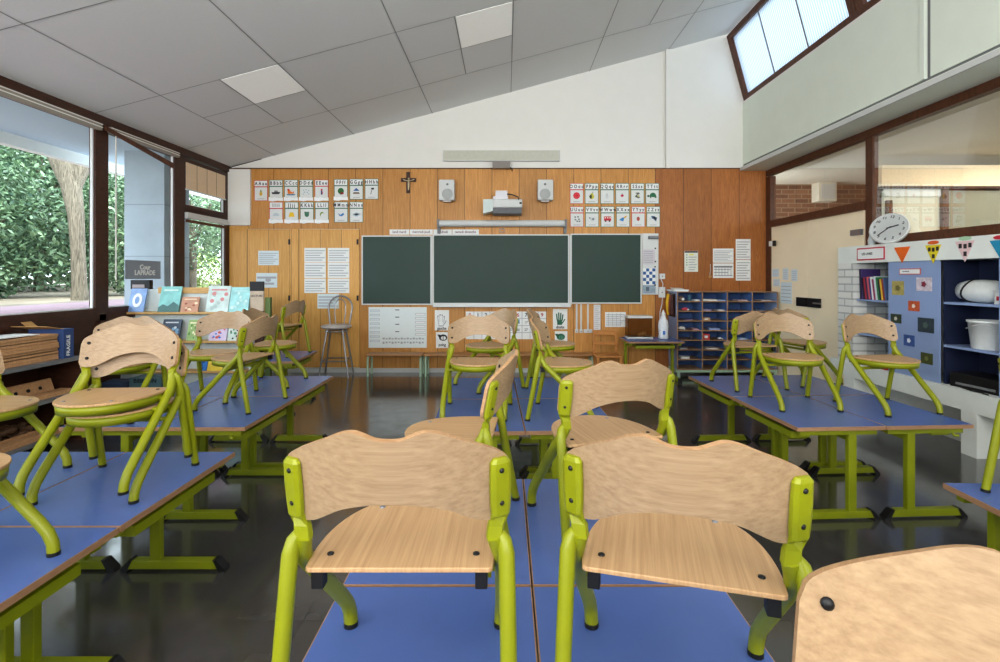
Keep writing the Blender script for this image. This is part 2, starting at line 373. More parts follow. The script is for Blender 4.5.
# panel below it
XP = 3.352; ZP0, ZP1 = 2.936, 3.80
mb = MB(GWHITE)
yj = 4.03
mb.bb((XP, yj+.025, ZP0), (XP+.05, YW, ZP1)).bb((XP, YB, ZP0), (XP+.05, yj-.025, ZP1))
mb.m(GREYM).bb((XP+.02, yj-.026, ZP0), (XP+.06, yj+.026, ZP1))
mb.m(WHITE).bb((XP, YB, ZP1), (XB_+.06, YW, ZP1+.025))
mb.m(GWHITE).bb((XP-.012, yj+.02, ZP0), (XP, yj+.06, ZP1))
struct(mb.build('wall_right', loc=(XP, 0, 0)))
mb = MB(GWHITE).bb((XP-.03, YB, 2.845), (XR+.06, YW, 2.90)); mb.m(GREYM).bb((XP+.01, YB, 2.90), (XP+.3, YW, ZP0))
mb.m(LIGHTGREY).bb((XP-.05, YB, 2.842), (XP-.03, YW, 2.885))
struct(mb.build('trim_7', loc=(XP, 0, 2.85)))
# ---- brown frame of the glazed partition
mb = MB(MIDBROWN)
mb.bb((XR-.02, YB, 2.765), (XR+.06, YW, 2.842))
mb.bb((XR-.02, YW-.14, 0), (XR+.06, YW-.02, 2.75))
mb.bb((XR, 5.10, 1.66), (XR+.06, 5.20, 2.78))
mb.bb((XR-.02, 1.2, 1.0), (XR+.06, 1.36, 2.75))
z0 = H+.208*XR
mb.bb((XR-.03, 5.20, z0-.09), (XR+.05, YW-.1, z0))
mb.bb((XR-.02, YB, 1.66), (XR+.06, 5.10, 1.75))
pf = struct(mb.build('window_5', loc=(XR, 4, 1.6)))
MB(GLASS_I).quad((XR+.01, 5.20, z0), (XR+.01, YW-.14, z0), (XR+.01, YW-.14, 2.77), (XR+.01, 5.20, 2.77)).quad((XR+.01, YB, 1.75), (XR+.01, 5.10, 1.75), (XR+.01, 5.10, 2.77), (XR+.01, YB, 2.77)).build('glass', pf)
# cream double door
yd0, yd1, ym = 5.22, YW-.14, SX(808, 0, XR).y
for n, (a, b) in enumerate(((ym+.004, yd1), (yd0, ym-.004))):
    d = struct(MB(CREAM).bb((XR, a, .01), (XR+.04, b, z0-.09)).build('door_%d' % (n+3), loc=(XR, a, 0)))
    if n == 0:
        c = SX(804, 302, XR); MB(BLACK).bb((XR-.02, ym+.01, c.z-.055), (XR, ym+.22, c.z+.055)).build('lock_plate', d)
    else:
        zl_ = SX(804, 302, XR).z; MB(BLACK).bb((XR-.02, ym-.26, zl_-.055), (XR, ym-.01, zl_+.055)).build('lock_plate', d)
        MB(METAL).tube([(XR-.02, ym-.2, zl_), (XR-.06, ym-.2, zl_), (XR-.06, ym-.34, zl_)], .009, 8).build('handle', d)
        c = SX(862, 232, XR); MB(METAL).box((XR-.015, c.y+.06, c.z), (.03, .16, .06)).build('closer_bracket', d)
mb = MB(WHITE); c = SX(769.5, 244, XR-.03); mb.box((XR-.038, c.y-.08, c.z), (.04, .09, .07)); mb.m(BLACK).box((XR-.038, c.y-.14, c.z), (.035, .03, .075))
tag(mb.build('door_sensor'), 'small white and black sensor on the brown frame left of the cream door', 'sensor')
# papers on the cream door
for i, (x0, y0, x1, y1) in enumerate(((772.5, 269, 779, 277), (783, 268.5, 788.5, 280), (791.5, 269.5, 797.5, 281), (773.5, 279, 780, 286.5), (781, 282, 792, 304))):
    a, b = SX(x0, y0, XR), SX(x1, y1, XR); zt, zb = a.z, b.z
    mb = MB(PAPER_B).bb((XR-.004, b.y, zb), (XR-.001, a.y, zt)); mb.m(GREYINK)
    for k in range(5): mb.bb((XR-.0055, b.y+.02, zb+(zt-zb)*(k+.7)/6), (XR-.004, a.y-.02, zb+(zt-zb)*(k+.9)/6))
    tag(mb.build('notice'), ['small bluish notice at the left of the top row on the cream door', 'small bluish notice in the middle of the top row on the cream door', 'small bluish notice at the right of the top row on the cream door', 'small bluish notice below the others at left on the cream door', 'tall bluish sheet lowest on the cream door above the lock plate'][i], 'notice', 'notices on the cream door')
# ---- corridor behind
CB = 8.3
struct(MB(BRICK).bb((XR+.07, CB, 0), (9.5, CB+.1, 2.95)).build('wall_corridor', loc=(0, CB, 0)))
struct(MB(flat('corridor plaster', (214, 206, 186), .9, noise=.03)).bb((XR+.06, YB, 2.86), (9.5, CB+.1, 2.95)).build('trim_8', loc=(5, 3, 2.9)))
struct(MB(flat('corridor floor', (120, 112, 104), .6)).bb((XR+.1, YB, -.05), (9.5, CB+.1, 0)).build('trim_9', loc=(5, 3, 0)))
struct(MB(flat('corridor wall', (206, 200, 182), .9)).bb((9.5, YB, 0), (9.6, CB+.1, 2.95)).build('wall_corridor_side', loc=(9.5, 3, 0)))
YC = 6.3
a, b = W(882, 186, Y=YC), W(1080, 165, Y=YC)
struct(MB(flat('cream beam', (236, 220, 190), .7)).bb((a.x, YC, a.z), (b.x+1, YC+.15, b.z)).m(DKBROWN).bb((a.x, YC, a.z-.03), (b.x+1, YC+.12, a.z)).build('trim_10', loc=(a.x, YC, a.z)))
# glazed bay of the corridor: pale panel painted as reflected windows, brown posts
gl = MB(flat('painted window reflection', (206, 204, 186), .7, noise=.12, scale=3)).bb((W(884, 0, Y=YC+.05).x, YC+.05, .9), (W(942, 0, Y=YC+.05).x, YC+.09, W(0, 190, Y=YC).z))
gl.m(MIDBROWN).bb((W(888, 0, Y=YC).x, YC+.02, 1.5), (W(894, 0, Y=YC).x, YC+.05, W(0, 200, Y=YC).z)).bb((W(943, 0, Y=YC).x, YC, .9), (W(949, 0, Y=YC).x, YC+.1, W(0, 188, Y=YC).z))
gl.m(flat('grey green screen', (136, 136, 120), .7, noise=.05, scale=4)).bb((W(949, 0, Y=YC+.05).x, YC+.05, .9), (W(1100, 0, Y=YC+.05).x, YC+.09, W(0, 190, Y=YC).z))
gl.m(flat('pale reveal', (214, 216, 212), .6)).bb((W(884, 0, Y=YC+.03).x, YC+.03, W(0, 196, Y=YC).z), (W(942, 0, Y=YC+.03).x, YC+.05, W(0, 188, Y=YC).z))
struct(gl.build('wall_corridor_screen', loc=(5, YC, 1)))
a, b = W(819, 201, Y=CB-.2), W(837, 182, Y=CB-.2)
mb = MB(flat('cream plastic', (220, 214, 196), .5)); mb.bb((a.x, CB-.2, a.z), (b.x, CB, b.z)); mb.m(LIGHTGREY).bb((a.x+.03, CB-.21, a.z+.03), (b.x-.03, CB-.2, b.z-.03))
tag(mb.build('wall_speaker', bevel=.01), 'cream box speaker on the brick wall behind the glass', 'speaker')
a, b = W(862, 199, Y=CB-.02), W(867, 186, Y=CB-.02)

# ---- niche unit on the right
XN = 3.52; zt, zb = 1.66, 1.49; zl = .485
yA, yP, yB2, yC2, yD = 5.375, 5.14, 4.68, 4.125, 3.63
XK = XR-.03; XBK = 3.95
u = MB(CONC).bb((XN, yD-.9, zb), (XK+.0, yA, zt))                                  # top band
u.bb((XN-.02, yD-2.5, .333), (XBK, yA+.1, zl))                                      # ledge
u.m(CONC).bb((XN-.02, yD+.14, 0), (XN+.35, yD+.27, .333)).bb((XN-.02, 5.1, 0), (XN+.35, 5.25, .333))
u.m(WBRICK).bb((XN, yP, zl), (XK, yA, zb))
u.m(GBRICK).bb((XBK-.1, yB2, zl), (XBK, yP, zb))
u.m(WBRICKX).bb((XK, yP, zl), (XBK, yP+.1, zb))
u.m(CONC).bb((XK, yD-2.5, zb), (XBK, yA, zb+.05))
struct(u.build('wall_niche', loc=(XN, 4.5, 0)))
struct(MB(WHITE).bb((XBK, yD-2.5, .0), (XBK+.05, yA, 1.6)).build('trim_11', loc=(XBK, 4.5, 0)))
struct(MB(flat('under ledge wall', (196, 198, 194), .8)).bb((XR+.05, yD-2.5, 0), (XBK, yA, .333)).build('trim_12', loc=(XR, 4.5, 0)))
struct(MB(CONC).bb((XK, YB, 0), (XR+.05, yD-.92, 1.66)).build('trim_13', loc=(XR, 0, 0)))
# cabinet in the niche: blue door + open dark shelves + book bay shelves
cab = thing('storage_cabinet', 'blue storage cabinet with photo-covered door built into the white brick niche', 'cabinet', (XN+.2, 4.3, zl))
MB(LTBLUE).bb((XN+.01, yC2, zl+.002), (XN+.018, yB2, zb-.002)).build('door', cab)
m = MB(DKBLUE); m.bb((XBK-.12, yD-.0, zl+.002), (XBK-.105, yC2, zb-.002)).build('back_panel', cab)
m = MB(LTBLUE); m.bb((XN+.01, yD-.03, zl+.002), (XBK-.1, yD, zb-.002)).build('side_panel', cab)
m = MB(DKBLUE); m.bb((XN+.04, yC2-.02, zl+.002), (XBK-.12, yC2, zb-.002)).build('side_panel', cab)
m = MB(LTBLUE); m.bb((XN+.04, yB2-.02, zl+.002), (XBK-.12, yB2, zb-.002)).build('side_panel', cab)
zs1, zs2 = SX(970, 303.5, XN).z, SX(970, 349, XN).z
for zz in (zs1, zs2): MB(LTBLUE).bb((XN+.02, yD, zz-.018), (XBK-.13, yC2-.02, zz)).build('shelf', cab)
zbk = SX(870, 300, XN).z
for zz in (zbk, SX(870, 335, XN).z): MB(LTBLUE).bb((XN+.03, yB2, zz-.016), (XBK-.11, yP-.01, zz)).build('shelf', cab)
# photos on the door
PH = [((891.3, 281, 903, 295), (172, 160, 96), (112, 104, 58), 'faded yellow photo at the top left of the blue cabinet door'), ((915.5, 277.5, 931, 291), (206, 196, 204), (130, 46, 66), 'pale photo with dark red spots at the top right of the blue cabinet door'),
      ((907.5, 301, 918.6, 311), (196, 92, 52), (240, 220, 200), 'orange photo with a pale flower on the blue cabinet door'), ((890, 314, 900.4, 323), (54, 66, 50), (200, 196, 180), 'dark green photo at the left edge of the blue cabinet door'),
      ((917, 318, 933, 332.5), (52, 66, 74), (84, 104, 96), 'large dark photo at the right of the blue cabinet door'), ((903, 335, 913.6, 346), (64, 92, 150), (220, 226, 236), 'blue photo with a white blot on the blue cabinet door'),
      ((920, 353, 931.8, 364), (74, 82, 44), (120, 126, 72), 'lowest photo, olive green, on the blue cabinet door')]
for (r, c0, c1, lab) in PH:
    a, b = SX(r[0], (r[1]+r[3])/2, XN), SX(r[2], (r[1]+r[3])/2, XN); zA, zB = SX((r[0]+r[2])/2, r[1], XN).z, SX((r[0]+r[2])/2, r[3], XN).z
    mb = MB(flat('photo %d' % c0[0], c0, .4, noise=.35, scale=26)).bb((XN+.006, b.y, zB), (XN+.009, a.y, zA)); mb.m(col(*c1))
    cy, cz = (a.y+b.y)/2, (zA+zB)/2; rr = (zA-zB)*.22
    mb.add([(XN+.0045, cy+rr*math.cos(t*PI/5)*(1.2 if t % 2 else .8), cz+rr*math.sin(t*PI/5)*(1.1 if t % 2 else .85)) for t in range(10)], [tuple(range(10))])
    tag(mb.build('photograph'), lab, 'photo', 'photos on the cabinet door')
def side_label(name, x0, y0, x1, y1, border, label, words, X=XN, bw=.012, cat='label'):
    xm, ymid = (x0+x1)/2, (y0+y1)/2
    a, b = SX(x0, ymid, X).y, SX(x1, ymid, X).y; zA, zB = SX(xm, y0, X).z, SX(xm, y1, X).z
    mb = MB(border).bb((X-.006, b, zB), (X-.001, a, zA)); mb.m(PAPER).bb((X-.0075, b+bw, zB+bw), (X-.006, a-bw, zA-bw))
    o = tag(mb.build(name), label, cat); s = (zA-zB)
    text('lettering', words, s*.26, (X-.008, (a+b)/2+.04, (zA+zB)/2), ONR, INK, o); return o
side_label('framed_label', 857.5, 247.5, 885, 260, col(190, 36, 60), 'red framed white label on the white band above the books', 'LES LIVRES', cat='label')
side_label('door_label', 900, 268.5, 921, 274.5, col(206, 104, 88), 'small salmon framed label at the top of the blue cabinet door', 'LES SAISONS', X=XN+.008, bw=.007)
# pennants
for (x0, x1, y0, y1, c, lab, top) in ((894.3, 910.5, 247, 263, (232, 108, 34), 'orange triangular pennant on the white band above the blue cabinet door', None), (925.5, 941.5, 245, 263.5, (226, 206, 44), 'yellow triangular pennant with small dark pictures on the white band', (222, 100, 40)),
                                 (955.5, 975, 241, 262, (226, 196, 196), 'pale pink triangular pennant with small dark pictures on the white band', (170, 206, 170)), (990, 1012, 240, 259, (36, 140, 176), 'turquoise triangular pennant at the right edge of the photo', (196, 44, 62))):
    a, b = SX(x0, 250, XN).y, SX(x1, 250, XN).y; xm = (x0+x1)/2
    zA, zB = SX(xm, y0, XN).z, SX(xm, y1, XN).z; ymid = SX(xm, 250, XN).y
    mb = MB(col(*c)).prism([(XN-.004, a, zA), (XN-.004, b, zA), (XN-.004, ymid, zB)], (.003, 0, 0))
    if 'dark pictures' in lab:
        mb.m(col(48, 42, 44)); d = a-b
        for (fy, fz) in ((.2, .12), (.45, .14), (.7, .1), (.45, .5)): mb.bb((XN-.0055, a-d*fy-d*.16, zA-(zA-zB)*(fz+.22)), (XN-.004, a-d*fy, zA-(zA-zB)*fz))
    tag(mb.build('pennant'), lab, 'pennant', 'triangular pennants on the white band')
    if top:
        cz = zA+.02; mb = MB(col(*top)); hw = .055
        mb.prism([(XN-.004, ymid+hw*math.cos(t*PI/8), cz+.016*math.sin(t*PI/8)) for t in range(16)], (.003, 0, 0))
        tag(mb.build('oval_sticker'), {222: 'orange oval sticker above the yellow pennant', 170: 'pale green oval sticker above the pale pink pennant', 196: 'red oval sticker above the turquoise pennant'}[top[0]], 'sticker', 'oval stickers above the pennants')
# clock leaning on the band
ck = thing('wall_clock', 'round white clock leaning against the brown post on top of the niche unit', 'clock', (3.58, 4.70, zt))
Rk = Euler((PI/2-.42, 0, math.radians(-52))).to_matrix()@Matrix.Rotation(math.radians(-8), 3, 'Z'); cc = Vector((3.575, 4.73, zt+.143))
RC = .155
o = MB(LIGHTGREY).lathe([(RC*.9, -.03), (RC, -.02), (RC, .012), (RC*.93, .02), (RC*.92, .012)], cc, 40, Rk).build('case', ck)
MB(PAPER).lathe([(0.0001, .0125), (RC*.92, .0125)], cc, 40, Rk).build('dial', ck)
for k in range(12):
    t = k*PI/6; q = cc+Rk@Vector((math.sin(t)*RC*.74, math.cos(t)*RC*.74, .0145))
    n = text('numeral', str(k if k else 12), .036, q, (0, 0, 0), INK, ck); n.rotation_euler = Rk.to_euler()
for (ang, l, w_) in ((math.radians(64), RC*.5, .006), (math.radians(218), RC*.72, .004)):
    dx = Vector((math.sin(ang), math.cos(ang), 0)); sx = Vector((dx.y, -dx.x, 0))*w_
    pts = [cc+Rk@(v+Vector((0, 0, .016))) for v in (sx-dx*.02, sx+dx*l, -sx+dx*l, -sx-dx*.02)]
    MB(INK).prism(pts, Rk@Vector((0, 0, .002))).build('hand', ck)
tag(MB(flat('clear plastic bag', (200, 206, 206), .3)).lathe([(.03, 0), (.034, .05), (.02, .1), (.026, .14), (.004, .15)], (3.585, 4.97, zt), 10).build('plastic_wrap'), 'small crumpled clear plastic wrap left of the leaning clock', 'wrap')
# books of the niche
bc = [(44, 40, 66), (70, 52, 110), (30, 30, 44), (160, 40, 62), (40, 44, 80), (196, 90, 100), (60, 70, 130), (224, 226, 226), (150, 60, 96), (206, 214, 220), (60, 130, 80), (34, 44, 60), (226, 186, 60), (150, 60, 50), (90, 110, 150)]
nm = ['dark navy', 'violet', 'black', 'crimson', 'indigo', 'salmon pink', 'blue', 'white', 'plum', 'pale grey', 'leaf green', 'dark slate', 'bright yellow', 'brick red', 'grey blue']
y = yP-.03
for i, c in enumerate(bc):
    th = .017+.006*random.random(); hgt = .30 if i < 2 else .2+.03*random.random(); lean = .05 if i < 2 else .16
    mb = MB(col(*c)); d = .18; ax = Vector((0, math.sin(lean)*-1, math.cos(lean)))*-1
    up = Vector((0, math.sin(lean), math.cos(lean))); lat = Vector((0, -math.cos(lean), math.sin(lean)))
    b0 = Vector((XN+.05, y, zbk+.0005)); pts = [b0, b0+lat*th, b0+lat*th+up*hgt, b0+up*hgt]
    zmin = min(q.z for q in pts); pts = [q+Vector((0, 0, zbk+.0005-zmin)) for q in pts]
    mb.prism(pts, (d, 0, 0)); mb.m(PAPER).prism([pts[3]-lat*-.003-up*.0+Vector((.006, 0, 0)), pts[2]-lat*.003+Vector((.006, 0, 0)), pts[2]-lat*.003+up*-.004+Vector((.006, 0, 0)), pts[3]+lat*.003-up*.004+Vector((.006, 0, 0))], (d-.01, 0, .0005))
    tag(mb.build('book'), 'thin %s book leaning in the niche left of the blue cabinet door' % nm[i], 'book', 'books in the white brick niche')
    y -= (th+.004)/math.cos(lean)
# basket above the books, things on the open shelves
bk = thing('plastic_bundle', 'white plastic bundle with a dark strap on the upper open shelf', 'bundle', (XN+.2, 3.83, zs1))
pr = [(.02, -.17), (.07, -.165), (.085, -.1), (.09, 0), (.085, .1), (.07, .165), (.02, .17)]
Rb = Euler((PI/2, 0, 0)).to_matrix()
MB(flat('white plastic', (222, 224, 220), .5)).lathe(pr, (XN+.17, 3.925, zs1+.0905), 22, Rb).build('bundle', bk)
MB(BLACK).tube([Vector((XN+.17, 4.0, zs1+.0905))+Vector((math.cos(t*PI/10)*.092, math.sin(t*PI/5+.5)*.02, math.sin(t*PI/10)*.0905)) for t in range(20)], .006, 6, closed=True).build('strap', bk)
bx = thing('plastic_tub', 'white tub with red label at the right end of the upper open shelf', 'tub', (XN+.12, 3.68, zs1))
MB(flat('white plastic', (222, 224, 220), .5)).bb((XN+.06, 3.645, zs1), (XN+.18, 3.72, zs1+.09)).build('tub_body', bx, bevel=.006)
MB(LIGHTGREY).bb((XN+.055, 3.64, zs1+.09), (XN+.185, 3.725, zs1+.105)).build('lid', bx); MB(col(190, 40, 50)).bb((XN+.058, 3.66, zs1+.03), (XN+.06, 3.7, zs1+.06)).build('sticker', bx)
bu = thing('bucket', 'white plastic bucket on the lower open shelf', 'bucket', (XN+.16, 3.85, zs2))
MB(flat('white plastic', (222, 224, 220), .5)).lathe([(.10, 0), (.105, .01), (.125, .2), (.132, .2), (.134, .215), (.126, .215), (.118, .2), (.1, .02), (.0001, .02)], (XN+.15, 3.85, zs2+.0005), 30).build('bucket_body', bu)
MB(LIGHTGREY).tube([(XN+.15+.132*math.cos(t), 3.85+.132*math.sin(t), zs2+.195-.05*abs(math.sin(t-.5))) for t in [PI*.5+PI*k/12 for k in range(13)]], .003, 6).build('handle', bu)
tag(MB(BLACK).box((XN+.17, 3.86, zl+.055), (.24, .42, .11), (0, 0, .1)).m(GREYM).box((XN+.05, 3.86, zl+.03), (.01, .3, .02), (0, 0, .1)).build('black_case', bevel=.01), 'flat black case at the bottom of the open shelves', 'case')
tag(MB(BLACK).tube([(XN+.03, 3.95, zl+.006), (XN+.01, 3.85, zl+.006), (XN+.02, 3.78, zl+.006), (XN-.0, 3.7, zl+.006)], .005, 6).build('cable'), 'thin black cable lying on the white ledge', 'cable')
tag(MB(col(186, 30, 36)).bb((XN+.0, 4.7, zl), (XN+.1, 4.92, zl+.045)).build('red_box', bevel=.004), 'flat red box on the white ledge below the books', 'box')
# ------------------------------------------------------------------ window wall (left)
def LY(px): return XL*F/(px-CX)
zsill = H-.079*3.937; zgt = 2.77; zcl = zc(XL)
P1a, P1b, P2a, P2b = LY(96.5), LY(103), LY(174), LY(179.5)
mb = MB(DKBROWN)
mb.bb((XL-.06, YB, zcl-.07), (XL+.05, YW, zcl+.02))                  # head rail
for (a, b) in ((P1a, P1b), (P2a, P2b), (YW-.07, YW), (1.35, 1.5), (-1.9, -1.75)): mb.bb((XL-.035, a, 0), (XL+.03, b, zcl))
struct(mb.build('trim_14', loc=(XL, 4, 0)))
mb = MB(DKBROWN).bb((XL-.06, YB, 0), (XL, YW, zsill-.09)).bb((XL-.06, YB, zsill-.12), (XL+.03, YW, zsill-.06))
for yy in (2.4, 3.3, 4.2): mb.bb((XL, yy, .12), (XL+.02, yy+.06, zsill-.12))
struct(mb.build('wall_left', loc=(XL, 4, 0)))
def win(n, a, b, z0, z1, fw=.05, glass=True):
    o = struct(MB(DKBROWN).bb((XL-.03, a, z0-.06), (XL+.03, b, z0)).bb((XL-.03, a, z1), (XL+.03, b, z1+.05)).bb((XL-.03, a, z0), (XL+.03, a+fw, z1)).bb((XL-.03, b-fw, z0), (XL+.03, b, z1)).build('window_%d' % n, loc=(XL, a, z0)))
    MB(LIGHTGREY).bb((XL-.012, a+fw, z0), (XL+.012, a+fw+.012, z1)).bb((XL-.012, b-fw-.012, z0), (XL+.012, b-fw, z1)).bb((XL-.012, a+fw, z0), (XL+.012, b-fw, z0+.01)).build('glazing_bead', o)
    if glass: MB(GLASS).quad((XL, a+fw, z0), (XL, b-fw, z0), (XL, b-fw, z1), (XL, a+fw, z1)).build('glass', o)
    return o
win(6, 1.5, P1a, zsill, zgt); win(7, P1b, P2a, zsill, zgt, .03)
ztr0 = SX(222, 220, XL).z
zt0 = SX(222, 213, XL).z
win(8, P2b, YW-.07, zsill, ztr0, .05); win(9, P2b, YW-.07, zt0, zgt-.02, .07)
win(10, -1.75, 1.35, zsill, zgt); win(11, YB, -1.9, zsill, zgt)
# blinds
def blind(label, a, b, zt_, h, crooked=None, group='rolled-up blinds'):
    t = thing('roller_blind', label, 'blind', (XL+.05, (a+b)/2, zt_-h), group=group)
    MB(flat('taupe blind housing', (150, 142, 130), .5)).bb((XL+.035, a, zt_-h), (XL+.075, b, zt_)).build('housing', t, bevel=.004)
    MB(WHITE).bb((XL+.075, a, zt_-h*.62), (XL+.08, b, zt_-h*.5)).bb((XL+.075, a, zt_-h*.2), (XL+.08, b, zt_-h*.1)).build('bottom_bar', t)
    return t
blind('white blind rolled up at the top of the wide window on the left', 1.52, P1a-.02, zcl-.07, .07)
b2 = blind('white blind with crooked slat at the top of the middle window', P1b+.01, P2a-.01, zcl-.07, .06)
A, B = SX(105, 128, XL+.085), SX(173, 166, XL+.085)
MB(MIDBROWN).prism([(XL+.085, A.y, A.z-.02), (XL+.085, B.y, B.z-.03), (XL+.085, B.y, B.z+.03), (XL+.085, A.y, A.z+.02)], (.012, 0, 0)).build('hanging_slat', b2)
MB(WHITE).bb((XL+.05, LY(110.5)-.006, SX(111, 280, XL).z), (XL+.058, LY(110.5)+.006, zcl-.13)).build('pull_cord', b2)
bt = thing('pleated_blind', 'beige blind half lowered in the small upper window near the back wall', 'blind', (XL+.04, 6.6, 2.1))
za, zb_ = zgt-.02, SX(200, 193, XL).z
BEIGE = flat('beige blind fabric', (226, 200, 168), .8, noise=.04)  # fabric colour lightened to stand in for backlight
MB(BEIGE).bb((XL+.032, P2b+.07, zb_), (XL+.038, YW-.14, za)).build('fabric', bt)
ml = MB(flat('blind seam', (160, 134, 104), .8))
for k in range(1, 4): yy = P2b+.07+(YW-.21-P2b)*k/4; ml.bb((XL+.038, yy-.004, zb_), (XL+.040, yy+.004, za))
ml.build('seam', bt); MB(LIGHTGREY).bb((XL+.028, P2b+.06, zb_-.015), (XL+.045, YW-.13, zb_)).build('bottom_bar', bt)
b4 = thing('roller_blind', 'white blind rolled up at the top of the lower window near the back wall', 'blind', (XL+.04, 6.6, ztr0-.1), group='rolled-up blinds')
MB(LIGHTGREY).bb((XL+.032, P2b+.05, ztr0-.07), (XL+.07, YW-.13, ztr0)).build('housing', b4); MB(MIDBROWN).bb((XL+.04, P2b+.05, ztr0-.12), (XL+.055, YW-.13, ztr0-.085)).build('bottom_bar', b4)
# sign on the glass
a, b = SX(125, 261, XL+.035), SX(160.5, 261, XL+.035); zT, zB = SX(142, 260.5, XL+.035).z, SX(142, 279, XL+.035).z
sg = tag(MB(flat('slate grey sign', (140, 149, 160), .5)).bb((XL+.031, a.y, zB), (XL+.037, b.y, zT)).build('room_sign'), 'slate grey sign reading Cour LAPRADE on the middle window', 'sign')
text('lettering', 'Cour', .075, (XL+.038, (a.y+b.y)/2+.02, zB+(zT-zB)*.63), ONL, PAPER, sg, ext=.001); text('lettering', 'LAPRADE', .075, (XL+.038, (a.y+b.y)/2+.02, zB+(zT-zB)*.33), ONL, PAPER, sg, ext=.001)

# ------------------------------------------------------------------ outside
ZG = .98
struct(MB(DIRT).bb((-60, -20, ZG-.1), (XL-2.3, 60, ZG)).build('ground', loc=(-20, 10, ZG-.1)))
struct(MB(PINK).bb((XL-2.3, -20, ZG-.1), (XL-.1, 40, ZG)).build('path', loc=(XL-1.3, 5, ZG-.1)))
struct(MB(SOFFIT).bb((-5.45, -8, 2.93), (XL-.06, 14, 3.0)).m(CONC).bb((-5.55, -8, 2.80), (-5.45, 14, 3.1)).build('eave', loc=(-5, 3, 2.9)))
mb = MB(RAWCONC).bb((-4.78, 6.35, ZG), (-4.28, 6.85, 2.93)); mb.m(flat('concrete joint', (140, 150, 154), .9))
for z in (1.6, 2.25): mb.bb((-4.783, 6.347, z), (-4.277, 6.853, z+.012))
struct(mb.build('column', loc=(-4.5, 6.6, ZG)))
# leafy trees and shrubs
def leaves(c, R, n, size, mat, rnd, hollow=.55):
    vs = []; fs = []
    for i in range(n):
        while True:
            p = Vector((rnd.uniform(-1, 1), rnd.uniform(-1, 1), rnd.uniform(-1, 1)))
            if hollow < p.length < 1: break
        bump = 1+.22*math.sin(7*p.x+3*p.z)*math.cos(6*p.y-4*p.z)
        q = Vector((c[0]+p.x*R[0]*bump, c[1]+p.y*R[1]*bump, c[2]+p.z*R[2]*bump))
        if q.z < ZG+.02: q.z = ZG+.02+rnd.random()*.3
        if q.x > -5.6: q.x = -5.6-rnd.random()*.6
        E = Euler((rnd.uniform(-1, 1), rnd.uniform(-1, 1), rnd.uniform(0, 6.28))).to_matrix(); s = size*rnd.uniform(.6, 1.3)
        k = len(vs)
        vs += [q+E@Vector((-s, 0, 0)), q+E@Vector((0, -s*.45, .1*s)), q+E@Vector((s, 0, 0)), q+E@Vector((0, s*.45, .1*s))]; fs.append((k, k+1, k+2, k+3))
    return vs, fs
def plant(name, label, cat, x, y, R, zc_, n, size, mat, trunk, seed, group, th=.09):
    rnd = random.Random(seed); t = thing(name, label, cat, (x, y, ZG), group=group)
    mb = MB(mat); mb.add(*leaves((x, y, zc_), R, int(n*1.9), size*.66, mat, rnd)); mb.build('foliage', t)
    tb = MB(BARK)
    tb.tube([(x, y, ZG-.05), (x+.05, y-.03, ZG+(zc_-ZG)*.5), (x-.03, y+.05, zc_+R[2]*.3)], [th, th*.8, th*.4], 8)
    for k in range(3):
        a = k*2.1+seed; tb.tube([(x+.03, y, ZG+(zc_-ZG)*.6), (x+R[0]*.5*math.cos(a), y+R[1]*.5*math.sin(a), zc_+.2*R[2])], [th*.5, th*.2], 6)
    tb.build('trunk', t); return t
specs = [('shrub', 'low dark evergreen shrub outside at the left edge of the wide window', 'shrub', -8.6, 6.5, (1.1, 1.2, 1.0), 2.0, 5200, .085, LEAF, .05),
         ('shrub', 'dark evergreen shrub outside just left of the big pale trunk', 'shrub', -8.9, 8.6, (1.2, 1.25, 1.25), 2.2, 6000, .085, LEAF, .05),
         ('evergreen_tree', 'tall dark evergreen tree filling the upper left of the wide window', 'tree', -11.5, 9.0, (2.2, 2.4, 2.6), 3.9, 9000, .12, LEAF, .12),
         ('evergreen_tree', 'dark evergreen tree outside behind the big pale trunk', 'tree', -11.6, 12.6, (2.2, 2.2, 2.6), 3.8, 9000, .12, LEAF, .12),
         ('shrub', 'green shrub outside in the gap left of the concrete column', 'shrub', -7.4, 9.9, (.9, .9, 1.3), 2.2, 4200, .075, LEAF, .04),
         ('courtyard_tree', 'slender light-leaved tree outside the small lower window near the back wall', 'tree', -7.2, 11.6, (1.3, 1.5, 1.1), 2.75, 3600, .075, LEAF, .11),
         ('shrub', 'pale sunlit shrub outside low behind the slender tree', 'shrub', -9.6, 14.6, (1.6, 1.6, .7), 1.5, 2600, .08, LEAF2, .04),
         ('evergreen_tree', 'evergreen tree outside far behind the slender tree', 'tree', -12.5, 17.5, (2.6, 2.6, 2.6), 4.0, 8000, .13, LEAF, .12)]
for i, s in enumerate(specs): plant(*s[:10], trunk=True, seed=i+3, group='trees and shrubs in the courtyard', th=s[10])
for i, (x, y, r) in enumerate(((-15.5, 8, 3.2), (-15.5, 13, 3.4), (-17, 20, 4), (-11, 24, 3.4), (-20, 15, 4.5))):
    plant('evergreen_tree', 'distant evergreen tree in the depth of the courtyard greenery', 'tree', x, y, (r, r, r*1.05), ZG+r*.95, 7000, .19, LEAF, True, 40+i, 'distant courtyard trees', .16)
